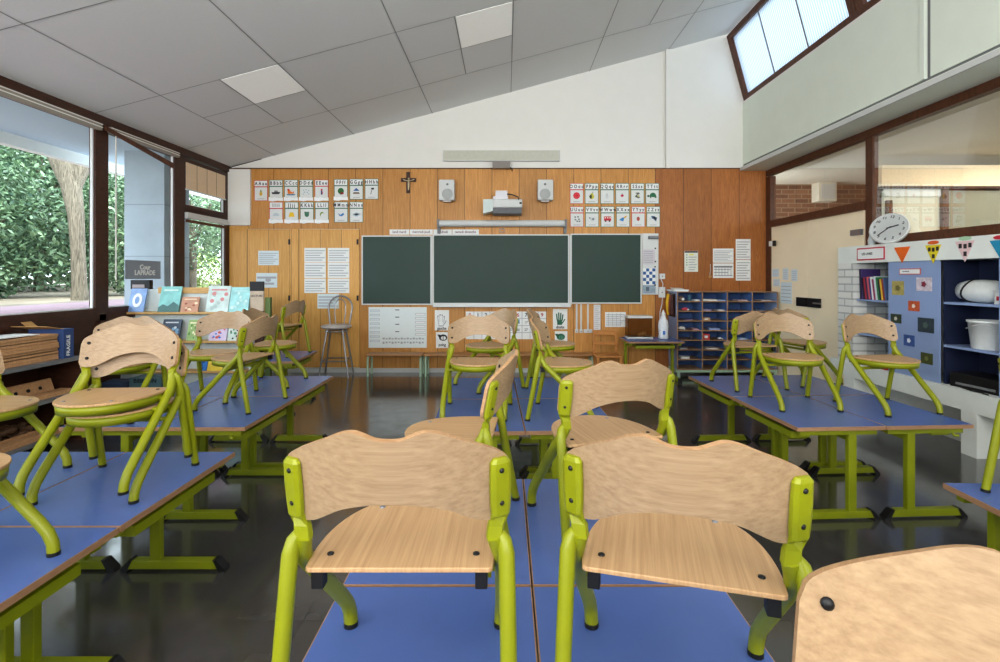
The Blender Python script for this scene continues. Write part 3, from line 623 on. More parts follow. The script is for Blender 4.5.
# the big pale trunk
bt = thing('old_tree', 'old tree with a thick pale leaning trunk outside the wide window', 'tree', (-6.55, 7.9, ZG))
tr = MB(BARK); pth = [(80, 318), (79.5, 290), (78, 250), (76, 215), (71, 185), (62, 155), (47, 120), (36, 95)]; yy = 7.9
pts = [W(a, b, Y=yy) for a, b in pth]; tr.tube(pts, [.13, .10, .092, .105, .135, .19, .25, .28], 16)
tr.tube([W(71, 190, Y=yy), W(84, 160, Y=yy+.1), W(92, 120, Y=yy+.2)], [.12, .12, .1], 10); tr.build('trunk', bt)
mb = MB(LEAF); mb.add(*leaves((-7.8, 7.2, 5.4), (1.8, 2.4, 1.2), 4500, .08, LEAF, random.Random(9))); mb.build('foliage', bt)

# ------------------------------------------------------------------ low shelving under the window
sh = thing('low_shelf_unit', 'dark low shelf unit running under the wide window', 'shelf', (XL+.25, 2.9, 0))
XS = -3.5; yE = 4.2; ybg = 1.4
for z in (.70, .415, .117): MB(GREYM).bb((XL+.07, ybg, z-.028), (XS, yE, z)).build('shelf', sh)
MB(DKBROWN).bb((XL+.065, ybg, 0), (XL+.08, yE+.02, .672)).build('back_panel', sh)
MB(DKBROWN).bb((XL+.08, yE, 0), (XS, yE+.03, .70)).build('side_panel', sh); MB(DKBROWN).bb((XL+.08, ybg-.03, 0), (XS, ybg, .70)).build('side_panel', sh)
names = ['lowest', 'second from the bottom', 'third from the bottom', 'fourth from the bottom', 'middle', 'fourth from the top', 'third from the top', 'second from the top', 'topmost']
z = .7003
for k in range(9):
    y1 = 4.03+random.uniform(-.004, .004); x1 = -3.56+random.uniform(-.006, .006); hh = .0225
    mb = MB(TRAY).bb((x1-.32, 2.95, z), (x1, y1, z+.006)).bb((x1-.014, 2.95, z), (x1, y1, z+hh-.0008)).bb((x1-.32, 2.95, z), (x1-.306, y1, z+hh-.0008)).bb((x1-.306, y1-.014, z), (x1-.014, y1, z+hh-.0008)).bb((x1-.306, 2.95, z), (x1-.014, 2.964, z+hh-.0008))
    tag(mb.build('wooden_tray'), 'flat wooden tray, %s of the stack on the low shelf unit' % names[k], 'tray', 'stack of wooden trays'); z += hh
for i, (dx, dy, rot) in enumerate(((-.2, 3.55, .05), (-.16, 3.75, -.12))):
    tag(MB(PAPER).box((-3.56+dx+.02, dy, z+.004+.006*i), (.22, .3, .0055), (0, 0, rot)).build('paper_sheet'), ['white paper sheet lying under another on the tray stack', 'upper white paper sheet lying on the tray stack'][i], 'paper', 'papers on the tray stack')
bx = thing('cardboard_box', 'blue cardboard box with open brown flaps beside the tray stack', 'box', (-3.68, 4.13, .70))
MB(col(54, 78, 128)).bb((-3.81, 4.045, .7004), (-3.53, 4.14, .935)).build('carton', bx)
MB(CARD).prism([(-3.81, 4.05, .935), (-3.53, 4.05, .935), (-3.56, 3.93, .965), (-3.84, 3.93, .965)], (0, 0, .004)).build('flap', bx)
MB(CARD).prism([(-3.81, 4.05, .935), (-3.81, 4.14, .935), (-3.88, 4.14, .99), (-3.88, 4.05, .99)], (.004, 0, 0)).build('flap', bx)
text('lettering', 'FRAGILE', .045, (-3.529, 4.09, .80), (PI/2, -PI/2, PI/2), PAPER, bx)
# peg boards and tools on the shelves
pg = thing('peg_rack', 'long wooden rack with a row of round holes on the middle shelf under the window', 'rack', (-3.65, 3.75, .415))
m = MB(TRAY).prism([(-3.72, 3.2, .4155), (-3.66, 3.2, .4155), (-3.70, 3.2, .53), (-3.72, 3.2, .53)], (0, .92, 0)); m.build('rack_body', pg)
hm = MB(BLACK)
for k in range(8):
    yy = 3.3+k*.1; c = Vector((-3.676, yy, .475)); R = Euler((0, PI/2-.33, 0)).to_matrix(); hm.lathe([(.0001, .0), (.014, 0), (.014, .004)], c, 10, R)
hm.build('peg_hole', pg)
tag(MB(TRAY).bb((-3.62, 3.3, .4153), (-3.53, 4.12, .452)).build('wooden_plank', bevel=.004), 'plain wooden plank lying in front of the holed rack on the middle shelf', 'plank')
tag(MB(TRAY).bb((-3.60, 3.2, .1173), (-3.52, 4.1, .16)).build('wooden_plank', bevel=.004), 'plain wooden plank at the front of the bottom shelf', 'plank')
pc = thing('pine_cone_tray', 'tray heaped with small brown pine cones on the bottom shelf under the window', 'tray', (-3.72, 3.6, .117))
MB(TRAY).bb((-3.83, 3.3, .1173), (-3.62, 3.95, .13)).bb((-3.64, 3.3, .13), (-3.62, 3.95, .17)).bb((-3.83, 3.3, .13), (-3.81, 3.95, .17)).build('tray_body', pc)
m = MB(col(92, 66, 44)); rnd = random.Random(5)
for k in range(70): m.ball((-3.725+rnd.uniform(-.07, .07), 3.62+rnd.uniform(-.29, .29), .15+rnd.uniform(0, .07)), .026, (1, 1.25, .9), 7)
o = m.build('pine_cones', pc); o['kind'] = 'stuff'

# ------------------------------------------------------------------ book display
YD0, YDf = 5.42, 5.16
dsp = thing('book_display', 'white book display rack with wooden ledges in front of the windows', 'display rack', (-3.2, 5.3, 0))
xl, xr = W(124, 0, Y=5.2).x, W(249, 0, Y=5.2).x
def lz(py, y=5.2): return W(0, py, Y=y).z
rows = [(311.8, 5.24), (340.5, 5.20), (370.5, 5.16)]
DW = flat('white display board', (206, 216, 216), .55)
mb = MB(DW); mb.prism([(xl, 5.34, .06), (xl, 5.20+.09, .06), (xl, 5.36, 1.22), (xl, 5.40, 1.22)], (xr-xl, 0, 0)); mb.build('back_board', dsp)
LEDGE = wood('display ledge wood', (186, 146, 90), (212, 174, 116), (2, 14, 14), 5, .5)
for (py, y) in rows:
    z = lz(py, y); MB(LEDGE).bb((xl, y-.02, z-.024), (xr, y+.12, z-.002)).build('ledge', dsp, bevel=.003)
MB(LEDGE).bb((xl+.26, 5.33, lz(293.5, 5.3)), (xr-.35, 5.352, lz(287.5, 5.3))).build('ledge', dsp)
MB(DW).prism([(xl-.02, 5.12, 0), (xl-.02, 5.42, 0), (xl-.02, 5.42, 1.2), (xl-.02, 5.34, 1.2)], (.02, 0, 0)).build('side_panel', dsp)
MB(DW).prism([(xr, 5.12, 0), (xr, 5.42, 0), (xr, 5.42, 1.2), (xr, 5.34, 1.2)], (.02, 0, 0)).build('side_panel', dsp)
MB(GREYM).bb((xl, 5.30, .005), (xr, 5.40, .07)).build('base', dsp)
rnd = random.Random(21)
def book_front(x0, x1, ytop, row, c0, c1, label, motif, dk=None):
    py, y = rows[row]; a, b = W(x0, 0, Y=y).x, W(x1, 0, Y=y).x; zb = lz(py, y)-.0015; zt_ = lz(ytop, y+.03); lean = .06*(zt_-zb)/.22
    def P(u, v, o=0): return Vector((a+(b-a)*u, y+lean*v-o, zb+(zt_-zb)*v))
    mb = MB(flat('book cover %d %d %d' % c0, c0, .35, noise=.25, scale=14))
    mb.prism([P(0, 0), P(1, 0), P(1, 1), P(0, 1)], (0, .012, .0))
    mb.m(col(*c1))
    if motif == 'oval':
        mb.add([P(.5+.3*math.cos(t*PI/8), .5+.3*math.sin(t*PI/8), .0015) for t in range(16)], [tuple(range(16))]); mb.m(col(*c0)).add([P(.5+.14*math.cos(t*PI/8), .5+.16*math.sin(t*PI/8), .003) for t in range(16)], [tuple(range(16))])
    elif motif == 'hills':
        mb.add([P(0, 0, .0015), P(1, 0, .0015), P(1, .25, .0015), P(.7, .4, .0015), P(.45, .22, .0015), P(.2, .3, .0015), P(0, .18, .0015)], [tuple(range(7))])
    elif motif == 'blobs':
        for k in range(9):
            cu, cv, r = rnd.uniform(.15, .85), rnd.uniform(.12, .75), rnd.uniform(.05, .11)
            if k == 5: mb.m(col(*(dk or c1)))
            mb.add([P(cu+r*math.cos(t*PI/4), cv+r*.8*math.sin(t*PI/4), .0015+.0002*k) for t in range(8)], [tuple(range(8))])
    if dk: mb.m(col(*dk)).add([P(.15, .82, .003), P(.85, .82, .003), P(.85, .88, .003), P(.15, .88, .003)], [(0, 1, 2, 3)])
    return tag(mb.build('picture_book'), label, 'book', 'picture books on the display rack')
BK = [(127, 143, 288.6, 0, (122, 152, 196), (220, 222, 214), 'blue book with a pale oval, leftmost on the upper ledge', 'oval', None), (157.4, 178, 286.5, 0, (136, 196, 192), (84, 120, 118), 'teal book standing under the sign on the upper ledge', 'hills', (210, 226, 220)),
      (180, 197.6, 297, 0, (190, 140, 112), (150, 74, 56), 'small red-brown book between teal and pale books on the upper ledge', 'blobs', (226, 210, 180)), (205.2, 227.6, 286, 0, (196, 212, 208), (170, 190, 186), 'pale grey-green book on the upper ledge with pinkish title', 'blobs', (206, 140, 140)),
      (228.2, 247.6, 287.2, 0, (158, 208, 208), (200, 226, 222), 'pale turquoise book at the right of the upper ledge', 'blobs', (180, 214, 212)), (160, 178.5, 319.5, 1, (50, 64, 84), (120, 160, 190), 'dark navy book on the middle ledge', 'blobs', (200, 206, 210)),
      (186, 196.5, 320, 1, (150, 180, 110), (90, 140, 70), 'narrow leafy green book on the middle ledge', 'blobs', (240, 230, 190)), (208.5, 226, 325, 1, (206, 190, 214), (214, 90, 70), 'lilac book with red shapes on the middle ledge', 'blobs', (40, 120, 200)),
      (227, 241.5, 325, 1, (200, 214, 206), (60, 60, 66), 'white book with dark shapes at the right of the middle ledge', 'blobs', (90, 140, 110)), (197, 206, 352, 2, (50, 120, 196), (30, 70, 130), 'bright blue book on the lowest ledge', 'blobs', None),
      (207, 222, 352, 2, (226, 196, 60), (40, 40, 46), 'yellow and black book on the lowest ledge', 'blobs', (200, 60, 50)), (223.5, 240, 351, 2, (176, 212, 222), (110, 160, 180), 'pale blue book at the right of the lowest ledge', 'blobs', None)]
for b_ in BK: book_front(*b_)
# things on and around the rack
o = MB(BLACK).bb((W(132, 0, Y=5.38).x, 5.36, 1.2205), (W(151, 0, Y=5.38).x, 5.41, lz(280, 5.38)))
o.m(col(150, 140, 140)).bb((W(134, 0, Y=5.38).x, 5.355, 1.235), (W(146, 0, Y=5.38).x, 5.36, 1.27)); tag(o.build('black_box'), 'small black box on top of the display rack below the sign', 'box')
t = thing('stand_sign', 'tan brochure stand with a black top at the right end of the display rack', 'stand', (W(257, 0, Y=5.3).x, 5.3, .0))
a, b = W(250, 0, Y=5.28).x, W(263.5, 0, Y=5.28).x
MB(flat('tan brochure', (186, 170, 150), .6, noise=.2, scale=10)).bb((a, 5.28, lz(311, 5.28)), (b, 5.30, lz(291, 5.28))).build('brochure', t); MB(BLACK).bb((a, 5.275, lz(291, 5.28)), (b, 5.30, lz(281.5, 5.28))).build('header', t)
MB(DKBROWN).bb((a, 5.28, 0), (b, 5.30, lz(311, 5.28))).bb((a, 5.2, 0), (b+.02, 5.38, .02)).build('post', t); text('lettering', 'LECTURE', .03, ((a+b)/2, 5.279, lz(296, 5.28)), FRONT, INK, t)
tag(MB(col(92, 112, 60)).bb((b+.005, 5.30, .0), (b+.06, 5.34, lz(297.5, 5.3))).build('folder'), 'narrow green folder standing right of the tan brochure stand', 'folder')
a, b = W(136.5, 0, Y=5.0), W(168, 0, Y=5.0)
t = tag(MB(col(74, 104, 112)).bb((a.x, 4.9, .001), (b.x, 5.1, lz(376, 5.0))).build('storage_bin', bevel=.006), 'teal bin with dark handwritten letters on the floor before the display rack', 'bin')
text('lettering', 'BIBERON', .055, ((a.x+b.x)/2, 4.899, lz(381, 4.9)), FRONT, BLACK, t, ext=.001)
tag(MB(col(60, 76, 104)).bb((a.x-.42, 4.9, .001), (a.x-.06, 5.1, .33)).build('storage_bin', bevel=.006), 'slate blue bin on the floor left of the lettered teal bin', 'bin')
tag(MB(GREYM).bb((b.x+.05, 4.96, .001), (b.x+.5, 5.1, .28)).build('storage_bin', bevel=.006), 'grey bin on the floor right of the lettered teal bin', 'bin')

# ------------------------------------------------------------------ things on the back wall
YP = YW-.0225
def wq(mb, x0, y0, x1, y1, mat, lay=1, dep=None):
    a, b = W(x0, y1), W(x1, y0); k = YW/1.0
    yy = YP-.0012*lay; sc_ = 1
    mb.m(mat); mb.quad((a.x, yy, a.z), (b.x, yy, a.z), (b.x, yy, b.z), (a.x, yy, b.z)); return mb
def wp(mb, pts, mat, lay=2):
    mb.m(mat); n = len(pts); P = [W(a, b) for a, b in pts]; mb.add([(p.x, YP-.0012*lay, p.z) for p in P], [tuple(range(n))]); return mb
def disc(mb, x, y, r, mat, lay=2, ry=None, n=14): return wp(mb, [(x+r*math.cos(2*PI*k/n), y+(ry or r)*math.sin(2*PI*k/n)) for k in range(n)], mat, lay)
def sheet(x0, y0, x1, y1, mat=PAPER):
    a, b = W(x0, y1), W(x1, y0); return MB(mat).bb((a.x, YP-.001, a.z), (b.x, YP+.003, b.z))
def lines(mb, x0, y0, x1, y1, n, mat=GREYINK, f=.35, lay=1):
    for k in range(n):
        yy = y0+(y1-y0)*(k+.5)/n; h = (y1-y0)/n*f/2; wq(mb, x0, yy-h, x1-(k % 3)*.12*(x1-x0), yy+h, mat, lay)
G, Rr, K_ = col(60, 110, 80), col(196, 56, 64), INK
def pic(mb, L, x, y):
    c = lambda *a: col(*a)
    if L == 'A': disc(mb, x, y+1, 1.5, c(214, 176, 60), 2, 2.2); wp(mb, [(x-1, y-1), (x, y-3.4), (x+1, y-1)], c(110, 130, 60))
    elif L == 'B': wp(mb, [(x-4.4, y), (x+4.4, y-.4), (x+3.2, y+1.8), (x-3.6, y+1.8)], c(50, 54, 60)); wq(mb, x-1.6, y-1.8, x+1.8, y-.1, c(130, 136, 140), 2)
    elif L == 'C': wp(mb, [(x-3.4, y+.6), (x-3.4, y-2.4), (x-1.6, y-3.2), (x-.6, y-1), (x+1.5, y+.2), (x+3.2, y-1), (x+2.8, y+1.4), (x-2.6, y+1.8)], c(224, 120, 40)); wp(mb, [(x-4.6, y+2), (x+4.6, y+2), (x+3.4, y+3.2), (x-3.4, y+3.2)], c(40, 110, 150), 3); disc(mb, x-2.6, y-2.3, 1, c(190, 44, 36), 3)
    elif L == 'D':
        for (a, b) in ((-2.6, -2), (0, -2.4), (2.6, -1.6), (-1.6, 0), (1.2, .3), (2.8, 1.8), (-2.8, 1.9)): disc(mb, x+a, y+b, .55, c(120, 176, 190), 2, n=8)
    elif L == 'E': wq(mb, x-.6, y-1.5, x+.9, y+2.6, c(40, 60, 120), 2); disc(mb, x+.2, y-2.4, 1, c(200, 50, 60)); wq(mb, x+.6, y-.5, x+1.4, y+2, c(190, 50, 60), 3)
    elif L == 'F': disc(mb, x, y-.6, 3.1, c(44, 110, 56), 2); wp(mb, [(x-.4, y), (x+.5, y), (x+.8, y+3), (x-.6, y+3)], c(110, 60, 40), 3); disc(mb, x+1.7, y+1.6, 1.2, c(150, 40, 40), 4)
    elif L == 'G': wp(mb, [(x-3.2, y-.4), (x, y-3.4), (x+3.2, y-.4)], c(52, 96, 160)); wq(mb, x-2.6, y-.4, x+2.6, y+.8, c(222, 226, 226), 3); wp(mb, [(x-3.6, y+2.6), (x-2.6, y+.8), (x+2.6, y+.8), (x+3.6, y+2.6)], c(120, 106, 90), 2)
    elif L == 'H': wp(mb, [(x-.6, y+3.2), (x-1.2, y+3), (x+.6, y-3), (x+1.2, y-2.8)], c(90, 80, 70)); wp(mb, [(x-.6, y-3.2), (x+2.6, y-3.4), (x+2.2, y-1.4), (x-.4, y-1.9)], c(46, 60, 50), 3)
    elif L == 'I': wp(mb, [(x-3.4, y+1.6)]+[(x+3.2*math.cos(PI+PI*k/8), y+1.2+2.8*math.sin(PI+PI*k/8)) for k in range(9)]+[(x+3.4, y+1.6)], c(190, 202, 206))
    elif L == 'J': wp(mb, [(x-1.8, y-2), (x+1.8, y-2), (x+3, y+2.4), (x-3, y+2.4)], c(236, 196, 36))
    elif L == 'K': disc(mb, x, y, 2.3, c(70, 120, 96), 2, 2.6); disc(mb, x-1.5, y-1.8, 1, c(70, 120, 96), 3); disc(mb, x+1.6, y-1.7, 1, c(90, 140, 110), 3)
    elif L == 'L': wp(mb, [(x+2.4, y-1.2), (x+.6, y-2.6), (x-1.4, y-1.8), (x-2, y+.4), (x-1, y+2.4), (x-.9, y+.4), (x, y-1)], c(120, 150, 60))
    elif L == 'M': wp(mb, [(x-3.4, y-1), (x-.6, y+.6), (x+2.2, y-1.4), (x+3.2, y+.4), (x+.6, y+2.2), (x-1.6, y+1.6)], c(56, 120, 180))
    elif L == 'N':
        for (a, b, r) in ((-2, .4, 1.5), (0, -.5, 1.7), (2.2, .4, 1.5), (0, 1, 1.7)): disc(mb, x+a, y+b, r, c(190, 206, 216), 2)
    elif L == 'O': disc(mb, x, y, 3.4, c(214, 44, 60), 2); disc(mb, x, y, 2.2, c(226, 70, 80), 3); disc(mb, x, y, 1.6, c(208, 40, 56), 4)
    elif L == 'P': disc(mb, x, y+1, 2.5, c(200, 190, 50), 2); disc(mb, x+.3, y-1.5, 1.2, c(200, 190, 50), 3); wp(mb, [(x-2.4, y+.6), (x-.4, y-1.6), (x+.2, y+1), (x-.4, y+3.4), (x-1.8, y+2.6)], c(44, 60, 40), 4); wp(mb, [(x+.6, y-2.4), (x+1.2, y-4), (x+1.6, y-3.9), (x+1, y-2.3)], c(60, 60, 40), 4)
    elif L == 'Q': disc(mb, x-.2, y+1, 1.5, c(206, 208, 208), 2, 2.1); disc(mb, x-.2, y-2, .8, c(206, 208, 208), 2); wq(mb, x-.9, y-1, x+.5, y-.5, c(120, 124, 124), 3)
    elif L == 'R': disc(mb, x, y, 1.5, c(200, 40, 80), 2, 1.3); wp(mb, [(x-.3, y-1.2), (x, y-3), (x+.5, y-1.2)], c(90, 150, 90), 3)
    elif L == 'S': wp(mb, [(x-2.6, y-2.8), (x+1.6, y-3.2), (x+2.4, y-1.6), (x-.6, y-.6), (x+2.8, y+1.6), (x+1.4, y+2.8), (x-2.2, y+1.4), (x-2.4, y+.4), (x-.4, y-1.6)], c(90, 96, 80)); disc(mb, x+1, y+.4, 1, c(190, 180, 120), 3)
    elif L == 'T': wp(mb, [(x-3, y+1.2)]+[(x+.6+3.4*math.cos(PI+PI*k/10), y+1+4*math.sin(PI+PI*k/10)) for k in range(11)]+[(x+5, y+1.8)], c(36, 110, 70)); disc(mb, x-4, y+.4, 1.1, c(50, 80, 60), 3); wq(mb, x-2.2, y+1, x-1, y+2.4, c(50, 90, 60), 3); wq(mb, x+2.6, y+1, x+3.8, y+2.4, c(50, 90, 60), 3)
    elif L == 'U':
        for (a, b) in ((-2.4, -2.4), (.4, -2.6), (-2.2, .2), (1.2, -.2), (-.4, 1.8), (1.8, 1.8)): wq(mb, x+a, y+b, x+a+1.6, y+b+1.3, c(96, 104, 98), 2)
    elif L == 'V': wp(mb, [(x-3.6, y-2), (x-1.4, y-1), (x+2.6, y-1.6), (x+3.4, y+.6), (x+1, y+2.6), (x-1.2, y+2), (x-2.2, y+.2)], c(200, 206, 206)); wp(mb, [(x-3.6, y-2), (x-1.4, y-1), (x-2.2, y+.2)], c(90, 96, 100), 3); disc(mb, x+1, y+.3, .9, c(70, 76, 90), 3)
    elif L == 'W': wq(mb, x-3.6, y-2.4, x+3.6, y+1.8, c(196, 40, 56), 2); [wq(mb, x-3+k*2.4, y-1.8, x-1.6+k*2.4, y-.4, c(236, 210, 200), 3) for k in range(3)]; disc(mb, x-2, y+2.2, .9, c(60, 40, 40), 3); disc(mb, x+2, y+2.2, .9, c(60, 40, 40), 3)
    elif L == 'X': wp(mb, [(x-4, y+1.2), (x-.8, y-1.2), (x+1.6, y-1.4), (x+.2, y+2.6)], c(50, 130, 190)); wp(mb, [(x+.4, y-1.4), (x+3.4, y-3.4), (x+4, y-2.6), (x+1.6, y-.2)], c(220, 170, 50), 3)
    elif L == 'Y': disc(mb, x, y, 1.6, c(190, 90, 76), 2, 2.1); wq(mb, x-.2, y-2, x+.1, y+2, c(120, 50, 50), 3)
    elif L == 'Z': wp(mb, [(x-3.8, y+.6), (x-1.6, y-3), (x+1, y-2.6), (x+3.8, y-1.2), (x+2.8, y+2.8), (x+.4, y+.4), (x-1.6, y-.4)], c(60, 100, 140)); wp(mb, [(x-1, y-2), (x+1, y-2.4), (x+3, y-.6), (x+2, y+1.6)], c(40, 44, 50), 3); disc(mb, x-2.4, y-.6, 1.1, c(200, 210, 214), 4)
WHAT = dict(A='yellow pineapple', B='dark boat', C='orange duck toy', D='scattered dice', E='small red-blue figure', F='green leafy tree', G='blue-topped kiosk', H='hatchet', I='pale igloo', J='yellow skirt', K='grey-green animal', L='green crescent', M='blue swoosh', N='pale cloud', O='red disc', P='yellow pear', Q='white skittle', R='small red radish', S='grey bird', T='green turtle', U='grey blocks', V='grey and white cow', W='red wagon', X='blue and yellow toy', Y='small red-brown shape', Z='striped blue animal')
def letter_card(L, x0, y0, w=13.6, h=20.6, torn=False):
    vowel = L in 'AEIOUY'; mb = sheet(x0, y0, x0+w, y0+h, Rr if vowel else G)
    wq(mb, x0+.5, y0+.5, x0+w-.5, y0+6.0, PAPER); wq(mb, x0+.6, y0+7, x0+w-.5, y0+h-.5, flat('card face', (222, 224, 222), .8, noise=.02))
    pic(mb, L, x0+w/2, y0+12.4); wq(mb, x0+3.4, y0+h-2.4, x0+w-3.4, y0+h-1.8, GREYINK, 2)
    if torn: wp(mb, [(x0-.3, y0+h-3.6), (x0+3, y0+h-2.4), (x0+6, y0+h-3.2), (x0+9, y0+h-2.3), (x0+w+.2, y0+h-3), (x0+w+.4, y0+h+.4), (x0+8, y0+h+.2), (x0+4, y0+h+1), (x0-.4, y0+h+.4)], flat('white tape', (240, 242, 242), .4), 4)
    o = tag(mb.build('alphabet_card'), 'alphabet card for letter %s with a %s on the oak panelling' % (L, WHAT[L]), 'poster', 'alphabet cards on the wall')
    c = W(x0+w/2, y0+3.4); text('lettering', '%s %s %s %s' % (L, L, L.lower(), L.lower()), .068, (c.x, YP-.0035, c.z), FRONT, INK, o, sx=.82)
for L, x, y in zip('ABCDE', (254.9, 269.9, 284.9, 300, 315.3), (180.6, 180.2, 180, 180, 180)): letter_card(L, x, y, torn=L in 'BCDE')
for L, x, y in zip('FGH', (334.6, 350, 365.2), (179.5, 179.2, 179)): letter_card(L, x, y, torn=L == 'F')
for L, x in zip('IJKL', (270, 285.5, 300.7, 315.6)): letter_card(L, x, 202.2, torn=True)
for L, x in zip('MN', (334.8, 350)): letter_card(L, x, 202)
for L, x in zip('OPQRST', (569.6, 584.6, 600, 615, 630.2, 645)): letter_card(L, x, 183.5)
for L, x in zip('UVWXYZ', (569.8, 585, 600.4, 615.8, 631, 646)): letter_card(L, x, 206.6)
# crucifix
cx_ = thing('crucifix', 'dark wooden crucifix with a pale figure on the oak panelling', 'crucifix', W(408.5, 193, .04))
a = W(408.5, 183, .03); m = MB(DKBROWN); m.bb((W(406.8, 0).x, YW-.045, W(0, 193.5).z), (W(410.3, 0).x, YW-.019, W(0, 172.5).z)).bb((W(401.5, 0).x, YW-.045, W(0, 182.2).z), (W(416.5, 0).x, YW-.019, W(0, 178.6).z)); m.build('cross', cx_, bevel=.004)
fg = MB(flat('pale metal figure', (186, 170, 140), .4, .3)); q = lambda x, y: W(x, y, .055)
fg.tube([q(408.6, 180), q(408.6, 184), q(408.4, 190)], [.012, .016, .009], 8).ball(q(408.6, 178.8), .016).tube([q(403, 179.4), q(405.5, 180.4), q(408.6, 180.9), q(411.5, 180.4), q(414.2, 179.4)], [.006, .008, .01, .008, .006], 6); fg.build('figure', cx_)
# loudspeakers
for (x, side) in ((447.3, 'left'), (545, 'right')):
    s = thing('wall_loudspeaker', 'white wall loudspeaker %s of the projector' % side, 'loudspeaker', W(x, 201, .12), group='white wall loudspeakers')
    a, b = W(x-7.7, 201, .1), W(x+7.7, 180.8, .1)
    MB(LIGHTGREY).bb((a.x, YW-.2, a.z), (b.x, YW-.05, b.z)).build('cabinet', s, bevel=.012)
    fr = lambda px_, py_: Vector((W(px_, py_, .2).x, YW-.2, W(px_, py_, .2).z))
    R_ = Euler((PI/2, 0, 0)).to_matrix()
    MB(flat('speaker grille', (176, 178, 176), .7, noise=.2, scale=300)).lathe([(.0001, .006), (.068, .006), (.075, 0)], fr(x, 194), 24, R_).build('woofer', s); MB(GREYM).lathe([(.0001, .004), (.014, .004), (.016, 0)], fr(x, 184.2), 16, R_).build('tweeter', s)
    MB(METAL).bb((W(x-1, 0).x, YW-.06, W(0, 203).z), (W(x+1, 0).x, YW-.02, W(0, 185).z)).bb((W(x-4, 0, .1).x, YW-.15, a.z-.016), (W(x+4, 0, .1).x, YW-.03, a.z-.001)).build('bracket', s)
# strip light housing & bracket above
a, b = W(443.5, 161.8), W(559.5, 151); o = thing('wall_strip_light', 'long pale strip light housing on the white wall above the projector', 'light', (0, YW-.03, a.z))
MB(LIGHTGREY).bb((a.x, YW-.05, a.z), (b.x, YW, b.z)).build('housing', o, bevel=.004); MB(flat('greyish diffuser', (196, 196, 182), .5)).bb((a.x+.01, YW-.054, a.z+.012), (b.x-.01, YW-.05, b.z-.008)).build('diffuser', o)
a, b = W(492.5, 168.3, .12), W(510, 161.5, .12)
o = thing('ceiling_bracket', 'grey metal bracket box under the strip light on the white wall', 'bracket', ((a.x+b.x)/2, YW-.08, a.z)); MB(flat('taupe metal', (132, 126, 120), .4)).bb((a.x, YW-.15, a.z), (b.x, YW-.052, b.z)).build('bracket_body', o); MB(BLACK).tube([(b.x-.02, YW-.1, a.z+.03), (b.x+.03, YW-.09, a.z-.0), (b.x+.03, YW-.03, a.z-.02)], .007, 6).build('cable', o)
# projector
pj = thing('projector', 'white projector with grey front grille on a wall arm above the blackboard', 'projector', W(503, 213, .3))
yy = YW-.45; q = lambda x, y, o=.45: W(x, y, o)
a, b = q(492.5, 207.5), q(522.3, 198.9)
MB(LIGHTGREY).bb((a.x, yy, a.z), (b.x, YW-.15, b.z)).build('projector_body', pj, bevel=.015)
a2, b2 = q(492.5, 213.2), q(521.7, 207.3); MB(flat('dark grille', (96, 98, 102), .5, noise=.2, scale=120)).bb((a2.x, yy+.012, a2.z), (b2.x, YW-.16, b2.z)).build('front_grille', pj)
a3, b3 = q(483, 213.2), q(493, 199); MB(flat('frosted side', (196, 208, 204), .3)).prism([(a3.x, yy+.02, a3.z), (b3.x, yy, a3.z+.03), (b3.x, yy, b3.z), (a3.x, yy+.02, b3.z)], (0, .25, 0)).build('side_cover', pj)
MB(METAL).bb((q(495.5, 0).x, yy+.05, q(0, 198.6).z), (q(507.5, 0).x, YW-.1, q(0, 190).z)).bb((q(498, 0).x, YW-.2, q(0, 196).z), (q(505, 0).x, YW-.02, q(0, 192).z)).bb((q(493, 0).x, yy+.1, q(0, 198.9).z), (q(508, 0).x, yy+.2, q(0, 195).z)).build('wall_arm', pj)
MB(BLACK).tube([q(507, 194), q(512, 194.6), q(518, 197), q(518.6, 200)], .008, 6).build('cable', pj); c = q(521, 203); MB(BLACK).bb((c.x-.02, yy-.002, c.z-.012), (c.x+.01, yy, c.z+.012)).build('button', pj)
# roller screen
rs = thing('projection_screen', 'white rolled-up projection screen tube above the blackboard', 'screen', W(502, 226, .12)); c0, c1 = W(438.5, 223.4, .1), W(565.5, 223.4, .1)
MB(LIGHTGREY).cyl((c0.x, YW-.1, c0.z), (c1.x, YW-.1, c1.z), .046, 20).build('tube', rs)
for c in (c0, c1): MB(GREYM).box((c.x, YW-.1, c.z), (.03, .11, .11)).bb((c.x-.02, YW-.08, c.z-.14), (c.x+.02, YW-.025, c.z-.02)).build('end_bracket', rs, bevel=.004)
MB(METAL).tube([W(502, 228.6, .15), W(499.5, 229.6, .16), W(499.5, 232, .16), W(504.5, 232, .16), W(504.5, 229.6, .16), W(502, 228.6, .15)], .006, 6).build('pull_handle', rs)
# word strips above the board
for i, (x0, x1) in enumerate(((390, 409.5), (410.2, 433), (433.6, 452), (452.6, 479))):
    mb = sheet(x0, 229.6, x1, 234.8, PAPER); o = tag(mb.build('word_strip'), ['leftmost white word strip above the blackboard', 'second white word strip from the left above the blackboard', 'third white word strip from the left above the blackboard', 'rightmost white word strip above the blackboard'][i], 'word strip', 'word strips above the blackboard')
    c = W((x0+x1)/2, 232.1); text('lettering', ['lundi mardi', 'mercredi jeudi', 'vendredi', 'samedi dimanche'][i], .05, (c.x, YP-.003, c.z), FRONT, flat('reddish ink', (140, 110, 120), .8, noise=0), o, sx=.85)
